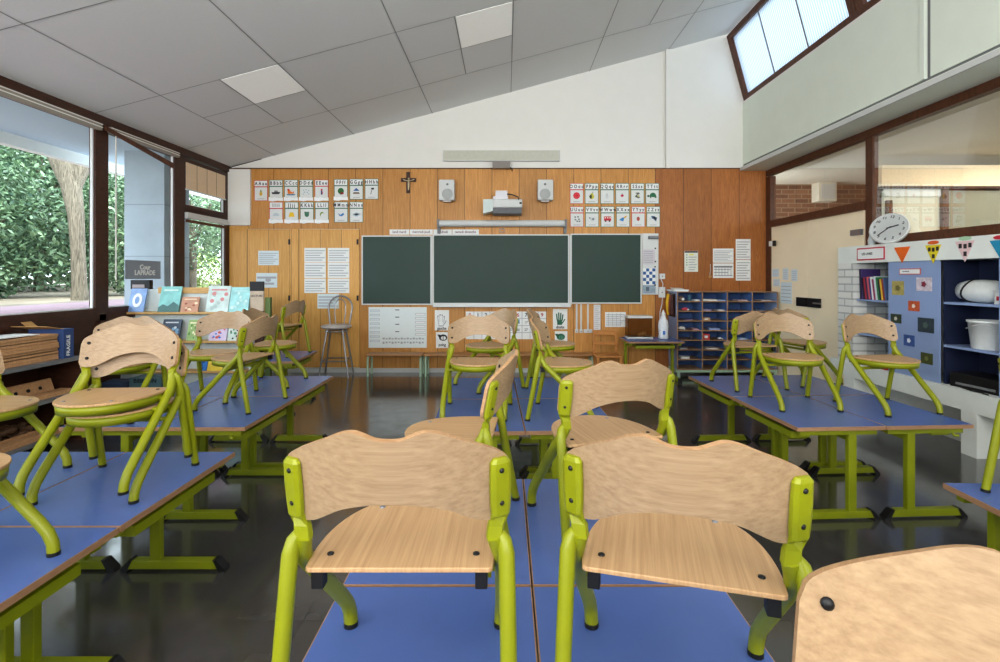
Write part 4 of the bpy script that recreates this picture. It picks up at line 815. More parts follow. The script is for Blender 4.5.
# blackboard triptych
bb = thing('blackboard', 'wide dark green triptych blackboard with white frame on the back wall', 'blackboard', W(502, 305, .06))
def panel(x0, x1, y0, y1, name):
    a, b = W(x0, y1, .05), W(x1, y0, .05); MB(BOARD).bb((a.x, YW-.055, a.z), (b.x, YW-.03, b.z)).build(name, bb)
    f = MB(ALU); t = .018
    f.bb((a.x-t, YW-.062, b.z), (b.x+t, YW-.028, b.z+t)).bb((a.x-t, YW-.062, a.z-t), (b.x+t, YW-.028, a.z)).bb((a.x-t, YW-.062, a.z), (a.x, YW-.028, b.z)).bb((b.x, YW-.062, a.z), (b.x+t, YW-.028, b.z)); f.build('panel_frame', bb, bevel=.003)
panel(363, 430.4, 236.8, 303.6, 'left_wing'); panel(434, 568, 235.6, 303, 'centre_panel'); panel(571.8, 640.4, 235, 302.4, 'right_wing')
a, b = W(433, 307, .12), W(570.5, 303.6, .12); MB(ALU).bb((a.x, YW-.15, a.z), (b.x, YW-.055, b.z)).bb((a.x, YW-.15, b.z), (b.x, YW-.14, b.z+.012)).build('chalk_tray', bb, bevel=.003)
for x in (432.2, 570): MB(LIGHTGREY).bb((W(x-.9, 0).x, YW-.07, W(0, 305).z), (W(x+.9, 0).x, YW-.055, W(0, 236).z)).build('hinge', bb)
# white magnet strip to the right of the board
a, b = W(642.2, 294.6, .04), W(658.4, 233.4, .04)
pb = thing('magnet_board', 'narrow white magnet board right of the blackboard', 'magnet board', (a.x, YW-.03, a.z)); MB(ALU).bb((a.x, YW-.05, a.z), (b.x, YW-.019, b.z)).build('panel', pb, bevel=.006)
YQ = YW-.0505
def mq(mb, x0, y0, x1, y1, mat, l=1): mb.m(mat); a, b = W(x0, y1, .05), W(x1, y0, .05); mb.bb((a.x, YQ-.0015*l, a.z), (b.x, YQ-.0015*l+.001, b.z))
mb = MB(); mq(mb, 642.8, 249.5, 655, 264.5, flat('lilac sheet', (206, 200, 206), .7)); lines_ = [mq(mb, 644, 251+k*2.2, 653, 251.8+k*2.2, GREYINK, 2) for k in range(6)]; tag(mb.build('paper_sheet'), 'lilac sheet on the narrow white magnet board', 'paper')
mb = MB(); mq(mb, 642.8, 268, 655.4, 284.6, PAPER)
for r in range(5):
    for c in range(4):
        if (r+c) % 2: mq(mb, 643+c*3.1, 268.4+r*3.2, 646+c*3.1, 271.4+r*3.2, col(44, 92, 150), 2)
tag(mb.build('calendar'), 'blue and white checked calendar on the narrow magnet board', 'calendar')
mb = MB(); mq(mb, 642.8, 285.2, 655.4, 293.5, flat('grey blue picture', (150, 166, 178), .6, noise=.3, scale=30)); mq(mb, 646, 287, 649, 291, col(90, 106, 120), 2); tag(mb.build('picture_card'), 'grey-blue picture card at the bottom of the narrow magnet board', 'picture')
c = W(653.5, 237.5, .07); mb = MB(GREYM).box(c, (.14, .05, .045)).m(METAL).cyl((c.x-.06, YW-.1, c.z), (c.x+.06, YW-.1, c.z), .012); tag(mb.build('clip_bar', bevel=.006), 'grey clip at the top of the narrow magnet board', 'clip')
for i, (x, y) in enumerate(((655.3, 248.4), (655.3, 261.6), (655, 266.8), (655, 285))):
    tag(MB(BLACK).lathe([(.011, 0), (.011, .008), (.0001, .009)], W(x, y, .051), 12, Euler((PI/2, 0, 0)).to_matrix()).build('magnet'), 'round black magnet, %s down the narrow white board' % ['first', 'second', 'third', 'lowest'][i], 'magnet', 'black magnets')
# loose sheets
def paper(x0, y0, x1, y1, label, n=6, mat=PAPER, cat='sheet', name='wall_sheet', group='papers pinned on the panelling', blocks=None):
    mb = sheet(x0, y0, x1, y1, mat); lines(mb, x0+1, y0+1.6, x1-1, y1-1, n)
    if blocks: blocks(mb)
    return tag(mb.build(name), label, cat, group)
paper(259, 250.8, 279.6, 265.2, 'upper small white sheet on the left cupboard door', 6, PAPER_B); paper(257, 273, 278, 287.6, 'lower small white sheet with a doodle on the left cupboard door', 2, PAPER_B, blocks=lambda mb: disc(mb, 269, 280, 3, GREYINK, 2, 2))
nmz = ['top left', 'middle left', 'bottom left', 'top right', 'middle right', 'bottom right']; i = 0
for x0 in (305, 328.4):
    for (y0, y1) in ((248, 262.3), (262.6, 278), (278.6, 293)): paper(x0, y0, x0+21.4, y1, 'printed sheet, %s of six in two columns left of the blackboard' % nmz[i], 5); i += 1
paper(318, 293.8, 339.4, 308.4, 'single sheet below the six sheets, behind the bar stool', 4, PAPER_B)
def chart(mb):
    for k in range(8): wq(mb, 370.5, 309.6+k*4.3, 380, 311.6+k*4.3, GREYINK, 2); wq(mb, 370.9, 310+k*4.3, 379.6, 311.3+k*4.3, PAPER_B, 3)
    for k in range(6): wq(mb, 415.5, 313+k*4, 425.6, 315.3+k*4, GREYINK, 2); wq(mb, 415.9, 313.4+k*4, 425.2, 315+k*4, PAPER, 3)
    for k in range(14): wq(mb, 383+k*3, 337.4+(k % 2)*.6, 385.2+k*3, 339.2, GREYINK, 2); wq(mb, 383+k*3, 341.4, 385+k*3, 343.6-(k % 3)*.5, GREYINK, 2)
    for k in range(4): wq(mb, 395.6, 309.4+k*7.2, 399.6, 310.2+k*7.2, INK, 2)
mb = sheet(369, 307, 427, 347.6, flat('chart paper', (222, 230, 230), .8, noise=.02)); chart(mb); tag(mb.build('name_chart'), 'large white chart with name tags along its edges under the left board wing', 'chart')
def hand(mb, x, y, s, mat, lay=2):
    wp(mb, [(x-2.6*s, y+6*s), (x-3*s, y+1*s), (x+2.6*s, y+1*s), (x+2.2*s, y+6*s)], mat, lay)
    for k, (dx, l) in enumerate(((-2.6, 5.6), (-.9, 7), (.8, 6.6), (2.4, 5))): wp(mb, [(x+(dx-.7)*s, y+1.4*s), (x+(dx*1.35-.6)*s, y-l*s), (x+(dx*1.35+.7)*s, y-l*s), (x+(dx+.7)*s, y+1.4*s)], mat, lay)
    wp(mb, [(x+2*s, y+4*s), (x+5*s, y-.4*s), (x+5.9*s, y+.2*s), (x+2.4*s, y+5.4*s)], mat, lay)
def fist(mb, x, y, mat, mat2): disc(mb, x, y, 4.2, mat, 2, 3.2); disc(mb, x+.3, y+.4, 2.6, mat2, 3, 1.9); wp(mb, [(x-6, y-3), (x-3, y-3), (x-2, y-1), (x-4, y)], mat, 2); wq(mb, x-.3, y-1.6, x+.3, y+2.2, mat, 4)
HG = col(44, 104, 76); OUT = flat('pencil outline', (120, 122, 128), .8, noise=0)
def hsheet(r, label, fn, word, wy):
    mb = sheet(*r); fn(mb); o = tag(mb.build('hand_poster'), label, 'poster', 'hand posters under the blackboard'); c = W((r[0]+r[2])/2, wy); text('lettering', word, .058, (c.x, YP-.005, c.z), FRONT, INK, o, sx=.8)
hsheet((435, 310, 449.2, 330.2), 'white poster with an outlined open hand left of the number grid', lambda mb: (hand(mb, 441.4, 320.6, .92, OUT, 2), hand(mb, 441.4, 320.8, .78, PAPER, 3)), 'gauche', 328.2)
hsheet((436.2, 332, 448.6, 347.8), 'white poster with an outlined fist left of the number grid', lambda mb: fist(mb, 443.4, 337.4, INK, PAPER), 'poing', 344.6)
hsheet((552.8, 308.8, 567.2, 329), 'white poster with a green open hand right of the number grid', lambda mb: hand(mb, 559.6, 319, .95, HG), 'droite', 327)
hsheet((554.6, 331, 567.2, 346.6), 'white poster with a green fist right of the number grid', lambda mb: fist(mb, 560.6, 336.6, HG, col(70, 140, 110)), 'poing', 344)
ng = sheet(466, 311.4, 546, 339); 
for k in range(1, 10): wq(ng, 466+k*8-.3, 311.6, 466+k*8+.3, 338.8, GREYINK, 1)
for k in range(1, 4): wq(ng, 466.2, 311.4+k*7-.3, 545.8, 311.4+k*7+.3, GREYINK, 1)
wq(ng, 515.2, 319.2, 519.6, 323.6, col(80, 150, 190), 2); o = tag(ng.build('number_grid'), 'white number grid poster behind the middle chairs under the blackboard', 'poster')
for k in range(10):
    c = W(470+k*8, 315); text('numeral', str(k), .075, (c.x, YP-.004, c.z), FRONT, col(176, 60, 70) if k in (0, 6, 9) else INK, o)
    for r in range(1, 3): c = W(470+k*8, 315+r*7.3); text('numeral', str(k+10*r), .05, (c.x, YP-.004, c.z), FRONT, GREYM, o)
# rulers, strip and tags hanging right of the hands
for i, x in enumerate((576.4, 580.8, 587.6)):
    t = thing('hanging_ruler', ['leftmost white ruler hanging on the panelling under the right board wing', 'second white ruler hanging on the panelling under the right board wing', 'third white ruler, with a wide foot, hanging under the right board wing'][i], 'ruler', W(x, 330), group='white rulers hanging under the board')
    wd = .012; a, b = W(x, 330), W(x, 304); MB(LIGHTGREY).bb((a.x-wd, YP-.008, a.z), (b.x+wd, YP, b.z)).build('blade', t)
    c = W(x, 330.4); MB(LIGHTGREY).bb((c.x-(.06 if i == 2 else .022), YP-.01, c.z-.03), (c.x+(.06 if i == 2 else .022), YP, c.z+.02)).build('foot', t); MB(BLACK).lathe([(.0001, 0), (.006, 0)], (c.x, YP-.0105, c.z-.01), 8, Euler((PI/2, 0, 0)).to_matrix()).build('hole', t)
mb = sheet(593.4, 304.6, 600.2, 329.6, flat('measuring strip', (224, 222, 222), .7)); lines(mb, 594, 305, 599.6, 329, 12); tag(mb.build('height_strip'), 'ragged white paper strip hanging beside the white rulers', 'strip')
paper(604.8, 312, 625.4, 326.8, 'white printed sheet on the panelling above the wooden child chair', 6, PAPER, blocks=lambda mb: [wq(mb, 608+k*4, 313, 608.4+k*4, 326, GREYINK, 2) for k in range(4)])
def sched(mb): wq(mb, 684, 251.2, 697.2, 252.8, col(60, 50, 60), 2); wq(mb, 688.4, 253.8, 693, 255.4, col(226, 220, 120), 2); [disc(mb, 686.2, 255+k*2.5, .6, G, 2, n=8) for k in range(5)]
mb = sheet(683.8, 251, 697.4, 271.8, flat('schedule sheet', (222, 226, 214), .7)); lines(mb, 688, 256, 696, 271, 6); sched(mb); tag(mb.build('wall_sheet'), 'small framed schedule with a dark header above the cubbyhole unit', 'sheet', 'papers pinned on the panelling')
for i, (r, lab) in enumerate((((712.3, 248.6, 732.8, 262.8), 'upper half of the wider double sheet above the cubbyhole unit'), ((712.3, 263.4, 732.8, 278), 'lower half, with a table, of the wider double sheet above the cubbyhole unit'), ((735, 239.2, 749.8, 259.4), 'upper of two tall narrow sheets near the brown post'), ((735, 259.9, 749.8, 280.6), 'lower of two tall narrow sheets near the brown post'))):
    paper(*r, lab, 7 if i != 1 else 4, blocks=(lambda mb: [wq(mb, 713.4, 266.2, 731.4, 267.6, GREYM, 2)]+[wq(mb, 715+k*3, 268, 715.4+k*3, 276, GREYM, 2) for k in range(6)]) if i == 1 else None)
t = thing('hanging_key', 'small pale tag hanging on a cord beside the double sheet', 'tag', W(710, 277)); MB(LIGHTGREY).tube([W(710.4, 264, .03), W(710.6, 270, .035), W(709.8, 275, .035)], .004, 6).build('cord', t); MB(CARD).ball(W(710, 276.6, .04), .024, (1, .4, .8), 10).build('tag_disc', t)
# sockets and wires by the right wing
for i, (x0, y0, x1, y1) in enumerate(((658.6, 273.6, 663.8, 279), (657.8, 287, 664, 297.4))):
    a, b = W(x0, y1), W(x1, y0); mb = MB(ALU).bb((a.x, YW-.06, a.z), (b.x, YW-.02, b.z)); mb.m(GREYM).box(((a.x+b.x)/2, YW-.0605, (a.z+b.z)/2), (.016, .003, .016)); tag(mb.build('wall_socket', bevel=.005), ['upper small white wall socket right of the magnet board', 'lower large white wall socket right of the magnet board'][i], 'socket', 'white wall sockets')
tag(MB(ALU).tube([W(661, 279, .04), W(663, 284, .045), W(662.5, 287, .05)], .006, 6).build('cable'), 'short white cable between the two wall sockets', 'cable')
tag(MB(ALU).tube([W(662.5, 297.5, .05), W(662, 304, .05), W(660, 312, .06), W(659.6, 330, .06)], .006, 6).build('cable'), 'long white cable running down from the lower wall socket', 'cable')
# ------------------------------------------------------------------ furniture along the back wall
for i, (x0, x1) in enumerate(((365.2, 422), (423.4, 536), (537.2, 594.6))):
    yf, yb = 6.83, 7.10; a, b = (x0-CX)/F*6.83, (x1-CX)/F*6.83; zt_ = .30
    t = thing('bench', ['left short bench with pale metal legs under the large white chart', 'middle long bench with pale metal legs behind the central chairs', 'right bench with pale metal legs beside the wooden child chair'][i], 'bench', ((a+b)/2, 6.96, 0), group='low benches along the back wall')
    MB(wood('bench top', (160, 112, 66), (186, 138, 90), (2, 14, 14), 5, .45)).bb((a, yf, zt_-.022), (b, yb, zt_)).build('seat', t, bevel=.004)
    for x in (a+.025, b-.025):
        s = .03
        MB(PALEGREEN).tube([(x, yf+.03, 0), (x, yf+.03, zt_-.08), (x, yf+.05, zt_-.045), (x, yf+.08, zt_-.036), (x, yb-.08, zt_-.036), (x, yb-.05, zt_-.045), (x, yb-.03, zt_-.08), (x, yb-.03, 0)], .015, 8).build('leg_frame', t)
    MB(PALEGREEN).bb((a+.05, yb-.05, zt_-.05), (b-.05, yb-.03, zt_-.024)).build('rail', t)
# bar stool
st = thing('bar_stool', 'tall grey metal bar stool with a pale round seat and hoop back', 'stool', (-2.29, 6.85, 0)); c = Vector((-2.29, 6.85, 0)); zs = .70
MB(flat('grey beige cushion', (196, 188, 182), .6)).lathe([(.0001, zs-.045), (.17, zs-.045), (.195, zs-.03), (.20, zs-.012), (.185, zs), (.0001, zs+.004)], c, 28).build('seat', st)
for a in (PI*.28, PI*.78, PI*1.28, PI*1.78):
    MB(METAL).tube([c+Vector((.13*math.cos(a), .13*math.sin(a), zs-.045)), c+Vector((.15*math.cos(a), .15*math.sin(a), zs-.1)), c+Vector((.27*math.cos(a), .25*math.sin(a), .012))], .0125, 8).build('leg', st)
q = lambda a, r, z: c+Vector((r*math.cos(a), r*.95*math.sin(a), z))
aa = [PI*.28, PI*.78, PI*1.28, PI*1.78]; m = MB(METAL)
for k in range(4): m.cyl(q(aa[k], .225, .23), q(aa[(k+1) % 4], .225, .23), .009, 8)
m.build('foot_rest', st)
MB(METAL).tube([c+Vector((.145*math.cos(2*PI*k/20), .145*math.sin(2*PI*k/20), zs-.08)) for k in range(20)], .009, 8, closed=True).build('seat_ring', st)
bp = lambda x, z: c+Vector((x, .135+.10*(z-zs), z))
MB(METAL).tube([bp(-.13, zs-.02), bp(-.15, zs+.12), bp(-.165, zs+.22)]+[bp(.165*math.cos(PI-PI*k/10), zs+.22+.165*math.sin(PI*k/10)) for k in range(1, 10)]+[bp(.165, zs+.22), bp(.15, zs+.12), bp(.13, zs-.02)], .0125, 8).build('back_hoop', st)
MB(METAL).tube([bp(-.055, zs-.02), bp(-.075, zs+.15), bp(-.07, zs+.25)]+[bp(.07*math.cos(PI-PI*k/8), zs+.25+.09*math.sin(PI*k/8)) for k in range(1, 8)]+[bp(.07, zs+.25), bp(.075, zs+.15), bp(.055, zs-.02)], .008, 8).build('inner_hoop', st)
# small wooden child chair
wc = thing('wooden_child_chair', 'small all-wooden child chair against the panelling', 'chair', (1.34, 6.72, 0)); X0, Y0 = 1.34, 6.72
CW = wood('child chair wood', (176, 112, 52), (204, 142, 78), (3, 3, 12), 5, .45)
MB(CW).bb((X0-.17, Y0-.16, .30), (X0+.17, Y0+.15, .322)).build('seat', wc, bevel=.004)
for x in (-.15, .15):
    MB(CW).box((X0+x, Y0-.14, .15), (.03, .03, .30)).build('leg', wc); MB(CW).bb((X0+x-.016, Y0+.13, 0), (X0+x+.016, Y0+.16, .63)).build('leg', wc)
for (z0, z1) in ((.56, .63), (.43, .47)): MB(CW).bb((X0-.14, Y0+.135, z0), (X0+.14, Y0+.155, z1)).build('back_slat', wc)
MB(CW).bb((X0-.14, Y0-.15, .1), (X0+.14, Y0-.135, .13)).bb((X0-.155, Y0-.14, .14), (X0-.14, Y0+.14, .165)).bb((X0+.14, Y0-.14, .14), (X0+.155, Y0+.14, .165)).build('stretcher', wc)
# cubbyhole unit
UX0, UX1, UY0, UY1 = 2.30, 3.64, 6.80, 7.15; UZ0, UZ1 = .106, 1.145
cu = thing('cubbyhole_unit', 'blue pigeonhole unit of four columns and eight rows with beech edges', 'shelf unit', ((UX0+UX1)/2, 7, 0))
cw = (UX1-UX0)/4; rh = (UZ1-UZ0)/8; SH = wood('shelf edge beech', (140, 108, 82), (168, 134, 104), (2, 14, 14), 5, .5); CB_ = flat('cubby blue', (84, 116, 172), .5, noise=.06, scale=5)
for k in range(5):
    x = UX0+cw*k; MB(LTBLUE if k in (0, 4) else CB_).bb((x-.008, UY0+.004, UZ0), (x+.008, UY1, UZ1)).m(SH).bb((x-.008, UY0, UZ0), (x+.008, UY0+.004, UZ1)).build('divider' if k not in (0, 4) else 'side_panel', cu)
for r in range(9):
    z = UZ0+rh*r
    for k in range(4):
        MB(SH).bb((UX0+cw*k+.008, UY0+.002, z-.006), (UX0+cw*(k+1)-.008, UY1, z+.006)).build('shelf' if r not in (0, 8) else ('top_panel' if r else 'bottom_panel'), cu)
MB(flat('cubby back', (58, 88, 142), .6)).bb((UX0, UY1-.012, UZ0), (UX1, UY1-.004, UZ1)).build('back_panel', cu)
m = MB(PALEGREEN).bb((UX0-.01, UY0+.01, UZ0-.04), (UX1+.01, UY0+.035, UZ0-.012)).bb((UX0-.01, UY1-.03, UZ0-.04), (UX1+.01, UY1, UZ0-.012)); m.build('base_rail', cu)
for x in (UX0+.02, UX1-.02):
    for y in (UY0+.022, UY1-.02): MB(PALEGREEN).bb((x-.014, y-.012, 0), (x+.014, y+.012, UZ0-.01)).build('leg', cu)
colw = ['leftmost', 'second', 'third', 'rightmost']; roww = ['top', 'second', 'third', 'fourth', 'fifth', 'sixth', 'seventh', 'bottom']
def cub(k, r, kind, c, u, w, h, what):
    z = UZ1-rh*(r+1)+.0065; x = UX0+cw*k+.014+(cw-.03-w)*u; y = UY0+.03; mb = MB(col(*c)); lab = '%s in the %s cubbyhole of the %s column' % (what, roww[r], colw[k])
    if kind == 'box': mb.bb((x, y, z), (x+w, y+.12, z+h)); mb.m(PAPER).bb((x+w*.2, y-.001, z+h*.3), (x+w*.7, y, z+h*.75))
    elif kind == 'stack':
        for j in range(max(2, int(h/.008))): mb.box((x+w/2+random.uniform(-.008, .008), y+.1, z+.004+.008*j), (w, .18, .0075), (0, 0, random.uniform(-.06, .06)))
    elif kind == 'cup': mb.lathe([(w*.35, 0), (w*.4, .004), (w*.5, h), (w*.42, h), (w*.36, .01), (.0001, .01)], (x+w/2, y+.06, z), 14)
    elif kind == 'ball': mb.ball((x+w/2, y+.06, z+h/2), h/2, (w/h, 1.2, 1), 10); mb.m(PAPER).ball((x+w*.75, y+.02, z+h*.35), h*.3, (1, 1, 1), 8)
    tag(mb.build({'box': 'small_box', 'stack': 'paper_stack', 'cup': 'cup', 'ball': 'cloth_bundle'}[kind]), lab, {'box': 'box', 'stack': 'paper stack', 'cup': 'cup', 'ball': 'cloth'}[kind], 'things in the cubbyholes')
for a in ((0, 0, 'ball', (120, 100, 90), .05, .09, .07, 'brown crumpled cloth'), (0, 0, 'cup', (70, 110, 130), .6, .05, .08, 'bluish cup'), (0, 0, 'box', (214, 214, 206), .97, .07, .02, 'flat white box'), (1, 0, 'stack', (222, 220, 212), .0, .2, .026, 'pile of white paper'), (1, 0, 'stack', (160, 176, 206), 1, .1, .014, 'low bluish paper pile'),
          (0, 1, 'ball', (206, 74, 90), .35, .1, .04, 'pink bundle'), (1, 1, 'stack', (170, 160, 196), .05, .12, .02, 'lilac paper pile'), (1, 1, 'box', (196, 200, 206), .95, .09, .015, 'flat grey box'), (1, 2, 'box', (186, 146, 106), .05, .09, .035, 'tan box'), (0, 2, 'stack', (110, 100, 130), .5, .1, .018, 'dark lilac paper pile'),
          (0, 3, 'ball', (222, 220, 214), .1, .1, .045, 'white crumpled bundle'), (0, 3, 'stack', (190, 150, 160), .95, .08, .016, 'pinkish paper pile'), (1, 3, 'stack', (150, 170, 214), .6, .14, .026, 'blue paper pile'), (1, 4, 'box', (190, 64, 62), .05, .085, .075, 'upright red box with a white patch'), (1, 4, 'ball', (214, 216, 220), .95, .07, .025, 'small white bundle'), (0, 4, 'cup', (60, 60, 70), .7, .05, .06, 'dark cup'),
          (0, 5, 'stack', (170, 170, 176), .2, .1, .02, 'grey paper pile'), (1, 5, 'stack', (220, 214, 206), .4, .15, .022, 'cream paper pile'), (0, 6, 'box', (222, 222, 218), .25, .11, .03, 'flat white carton'), (2, 0, 'stack', (196, 176, 176), .85, .12, .014, 'pinkish paper pile'), (3, 0, 'stack', (190, 180, 176), .7, .14, .014, 'pinkish grey paper pile'), (2, 4, 'box', (150, 176, 214), .8, .12, .02, 'pale blue flat box'), (3, 1, 'stack', (90, 110, 140), .3, .13, .014, 'slate paper pile')): cub(*a)
# things on and beside the cubbyhole unit
mb = MB(PAPER)
for k in range(4): mb.box((UX0+.04, UY0+.12, UZ1+.0105+.006*k), (.2, .28, .0058), (0, 0, .1*(k % 2)))
mb.prism([(UX0-.05, UY0+.0, UZ1+.031), (UX0+.1, UY0+.0, UZ1+.031), (UX0+.13, UY0+.2, UZ1+.045), (UX0-.03, UY0+.22, UZ1+.05)], (0, 0, .004)); tag(mb.build('paper_pile'), 'small pile of white papers on the left end of the cubbyhole unit', 'paper pile')
RX = UX0-.009
sd = MB(col(54, 34, 28)).bb((RX-.004, UY0+.05, .80), (RX, UY1-.03, 1.12)).build('recess_shade', cu); sd['label'] = 'dark patch painted as a shaded recess on the side panel'  # flat dark sheet stands in for the shade inside an open recess
hk = thing('yellow_scarf', 'yellow scarf hanging on the left side of the cubbyhole unit', 'scarf', (RX-.03, 7.02, .86)); MB(col(222, 176, 34)).tube([(RX-.03, 7.06, 1.11), (RX-.04, 7.05, 1.0), (RX-.03, 7.06, .9), (RX-.035, 7.05, .82)], [.02, .035, .03, .018], 8).build('cloth', hk); MB(METAL).tube([(RX, 7.06, 1.115), (RX-.04, 7.06, 1.115), (RX-.045, 7.06, 1.13)], .004, 6).build('hook', hk)
for i, (y, c, lab) in enumerate(((6.97, (120, 52, 40), 'dark red'), (6.90, (70, 40, 34), 'dark brown'))):
    t = thing('hanging_pouch', '%s pouch hanging on the left side of the cubbyhole unit' % lab, 'pouch', (RX-.03, y, .85)); MB(col(*c)).tube([(RX-.028, y, 1.10), (RX-.032, y, 1.0), (RX-.03, y, .88), (RX-.03, y, .83)], [.012, .026, .03, .016], 8).build('cloth', t); MB(METAL).tube([(RX, y, 1.105), (RX-.035, y, 1.105), (RX-.04, y, 1.12)], .004, 6).build('hook', t)

# ------------------------------------------------------------------ pupil tables
TW, TL = .508, .712
def make_table():
    t = thing('pupil_table', 'x', 'table'); zt_ = HT; th = .022
    MB(BLUE).bb((-TW/2+.003, -TL/2+.003, zt_-.005), (TW/2-.003, TL/2-.003, zt_)).build('table_top', t)
    MB(EDGE).bb((-TW/2, -TL/2, zt_-th), (TW/2, TL/2, zt_-.0051)).m(EDGE).bb((-TW/2, -TL/2, zt_-.0051), (-TW/2+.003, TL/2, zt_-.001)).bb((TW/2-.003, -TL/2, zt_-.0051), (TW/2, TL/2, zt_-.001)).bb((-TW/2+.003, -TL/2, zt_-.0051), (TW/2-.003, -TL/2+.003, zt_-.001)).bb((-TW/2+.003, TL/2-.003, zt_-.0051), (TW/2-.003, TL/2, zt_-.001)).build('wooden_edge', t)
    for s in (-1, 1):
        y = s*(TL/2-.045); xp = -.085
        MB(GREEN_D).bb((xp-.023, y-.017, .03), (xp+.023, y+.017, zt_-th-.03)).build('leg', t, bevel=.004)
        f = MB(GREEN_D).prism([(-TW/2+.03, y-.02, .010), (TW/2-.03, y-.02, .010), (TW/2-.065, y-.02, .05), (-TW/2+.065, y-.02, .05)], (0, .04, 0)).build('foot_bar', t, bevel=.003)
        for e in (-1, 1):
            xe = e*(TW/2-.03); MB(BLACK).prism([(xe-e*.012, y-.022, .0), (xe+e*.018, y-.022, .0), (xe+e*.018, y-.022, .009), (xe-e*.024, y-.022, .053), (xe-e*.04, y-.022, .053)], (0, .044, 0)).build('foot_cap', f)
        MB(GREEN_D).bb((-TW/2+.03, y-.017, zt_-th-.032), (TW/2-.035, y+.017, zt_-th-.001)).build('cross_rail', t)
    MB(GREEN_D).bb((-.10, -TL/2+.063, zt_-th-.075), (-.075, TL/2-.063, zt_-th-.04)).build('long_rail', t)
    m = MB(GREEN_D); x = TW/2-.045; z = zt_-th-.05
    m.bb((x-.012, -TL/2+.11, z-.02), (x+.012, TL/2-.11, z+.016)).bb((x-.1, -TL/2+.11, z-.02), (x-.012, -TL/2+.13, z+.016)).bb((x-.1, TL/2-.13, z-.02), (x-.012, TL/2-.11, z+.016)).bb((x-.1, -TL/2+.11, z+.016), (x-.085, -TL/2+.13, z+.049)).bb((x-.1, TL/2-.13, z+.016), (x-.085, TL/2-.11, z+.049)); m.build('book_rail', t)
    MB(GREYM).bb((.0, -TL/2+.12, zt_-th-.045), (TW/2-.06, TL/2-.12, zt_-th-.039)).build('book_tray', t)
    MB(GREEN_D).tube([(TW/2-.09, -TL/2+.045, zt_-th-.03), (TW/2-.09, -TL/2+.025, zt_-th-.045), (TW/2-.07, -TL/2+.02, zt_-th-.045)], .008, 8).build('bag_hook', t)
    return t
tp = make_table(); reg(tp); used_t = [False]
def table(x, y, side, rot, label, group):
    rz = rot+(PI if side < 0 else 0)
    if not used_t[0]: used_t[0] = True; tp.location = (x, y, 0); tp.rotation_euler = (0, 0, rz); tp['label'] = label; tp['group'] = group; return tp
    return dup(tp, (x, y, 0), rz, label, group)
def block(cx, cy, rot, rows, colsx, labels, group):
    c, s = math.cos(rot), math.sin(rot); i = 0
    for r in rows:
        for (dx, side) in colsx:
            table(cx+dx*c-r*s, cy+dx*s+r*c, side, rot, labels[i], group); i += 1
hw = TW/2+.002
block(.07, 1.36, 0, (.36, -.36), ((-hw, -1), (hw, 1)), ['blue pupil table in the foreground, under the far half of the left nearest chair', 'blue pupil table in the foreground carrying the chair turned left of the central aisle', 'blue pupil table at the bottom left of the foreground block', 'blue pupil table at the bottom right of the foreground block'], 'foreground block of blue tables')
block(.07, .28, 0, (0,), ((-hw, -1), (hw, 1)), ['nearest left blue pupil table, mostly below the lower edge of the photo', 'nearest right blue pupil table, mostly below the lower edge of the photo'], 'foreground block of blue tables')
block(.08, 3.43, math.radians(1.8), (.36, -.36), ((-hw, -1), (hw, 1)), ['far left blue table of the central block before the blackboard', 'far right blue table of the central block before the blackboard', 'near left blue table of the central block before the blackboard', 'near right blue table of the central block before the blackboard'], 'central block of blue tables')
block(-1.79, 1.68, 0, (.36, -.36), ((-hw, -1), (hw, 1)), ['blue table at the left edge carrying a single chair facing right', 'blue table under the two stacked chairs at left', 'blue table at the far lower left corner, mostly outside the photo', 'blue table at the lower left corner with a chair foot near its edge'], 'near left block of blue tables')
block(-1.945, 3.5, 0, (.36, -.36), ((-hw, -1), (hw, 1)), ['far window-side blue table of the block before the book display', 'far aisle-side blue table of the block before the book display', 'near window-side blue table of the block before the book display', 'near aisle-side blue table of the block before the book display'], 'left middle block of blue tables')
table(-2.33, 5.27, 1, math.radians(3), 'single blue table near the bar stool and the book display', None); 
block(2.065, 3.52, math.radians(3.2), (.36, -.36), ((-hw, -1), (hw, 1)), ['far aisle-side blue table of the right block', 'far wall-side blue table of the right block', 'near aisle-side blue table of the right block', 'near wall-side blue table of the right block'], 'right block of blue tables')
table(1.745+TW/2, 2.03-TL/2, 1, math.radians(-1.5), 'blue table cut off by the right edge of the photo', None)
table(1.90, 6.66, 1, -PI/2, 'small blue table with the vivarium, left of the cubbyhole unit', None)
for o in list(COL.objects):
    if o.get('category') == 'table' and o.get('group') is None and 'group' in o: del o['group']
# vivarium and wrapped bottle on the small table
vx0, vx1 = W(627, 0, Y=6.75).x, W(652, 0, Y=6.75).x
v = thing('vivarium', 'smoked vivarium with a white lid on the small table against the panelling', 'vivarium', ((vx0+vx1)/2, 6.8, HT))
MB(GLASS_S).bb((vx0+.008, 6.72, HT+.02), (vx1-.008, 6.9, HT+.27)).build('tank', v); MB(ALU).bb((vx0, 6.71, HT+.27), (vx1, 6.91, HT+.30)).build('lid', v, bevel=.008); MB(ALU).bb((vx0-.005, 6.71, HT+.0005), (vx1+.005, 6.91, HT+.02)).build('base', v, bevel=.004)
m = MB(CARD)
for (dx, h) in ((.2, .05), (.24, .07), (.17, .04)): m.ball((vx0+dx, 6.8, HT+.022+h/2), h/2, (1, .8, 1), 8)
m.build('decor', v)
bt_ = thing('wrapped_bottle', 'tall white bottle with blue marks standing right of the vivarium', 'bottle', (2.085, 6.72, HT)); c = (2.085, 6.72, HT+.0005)
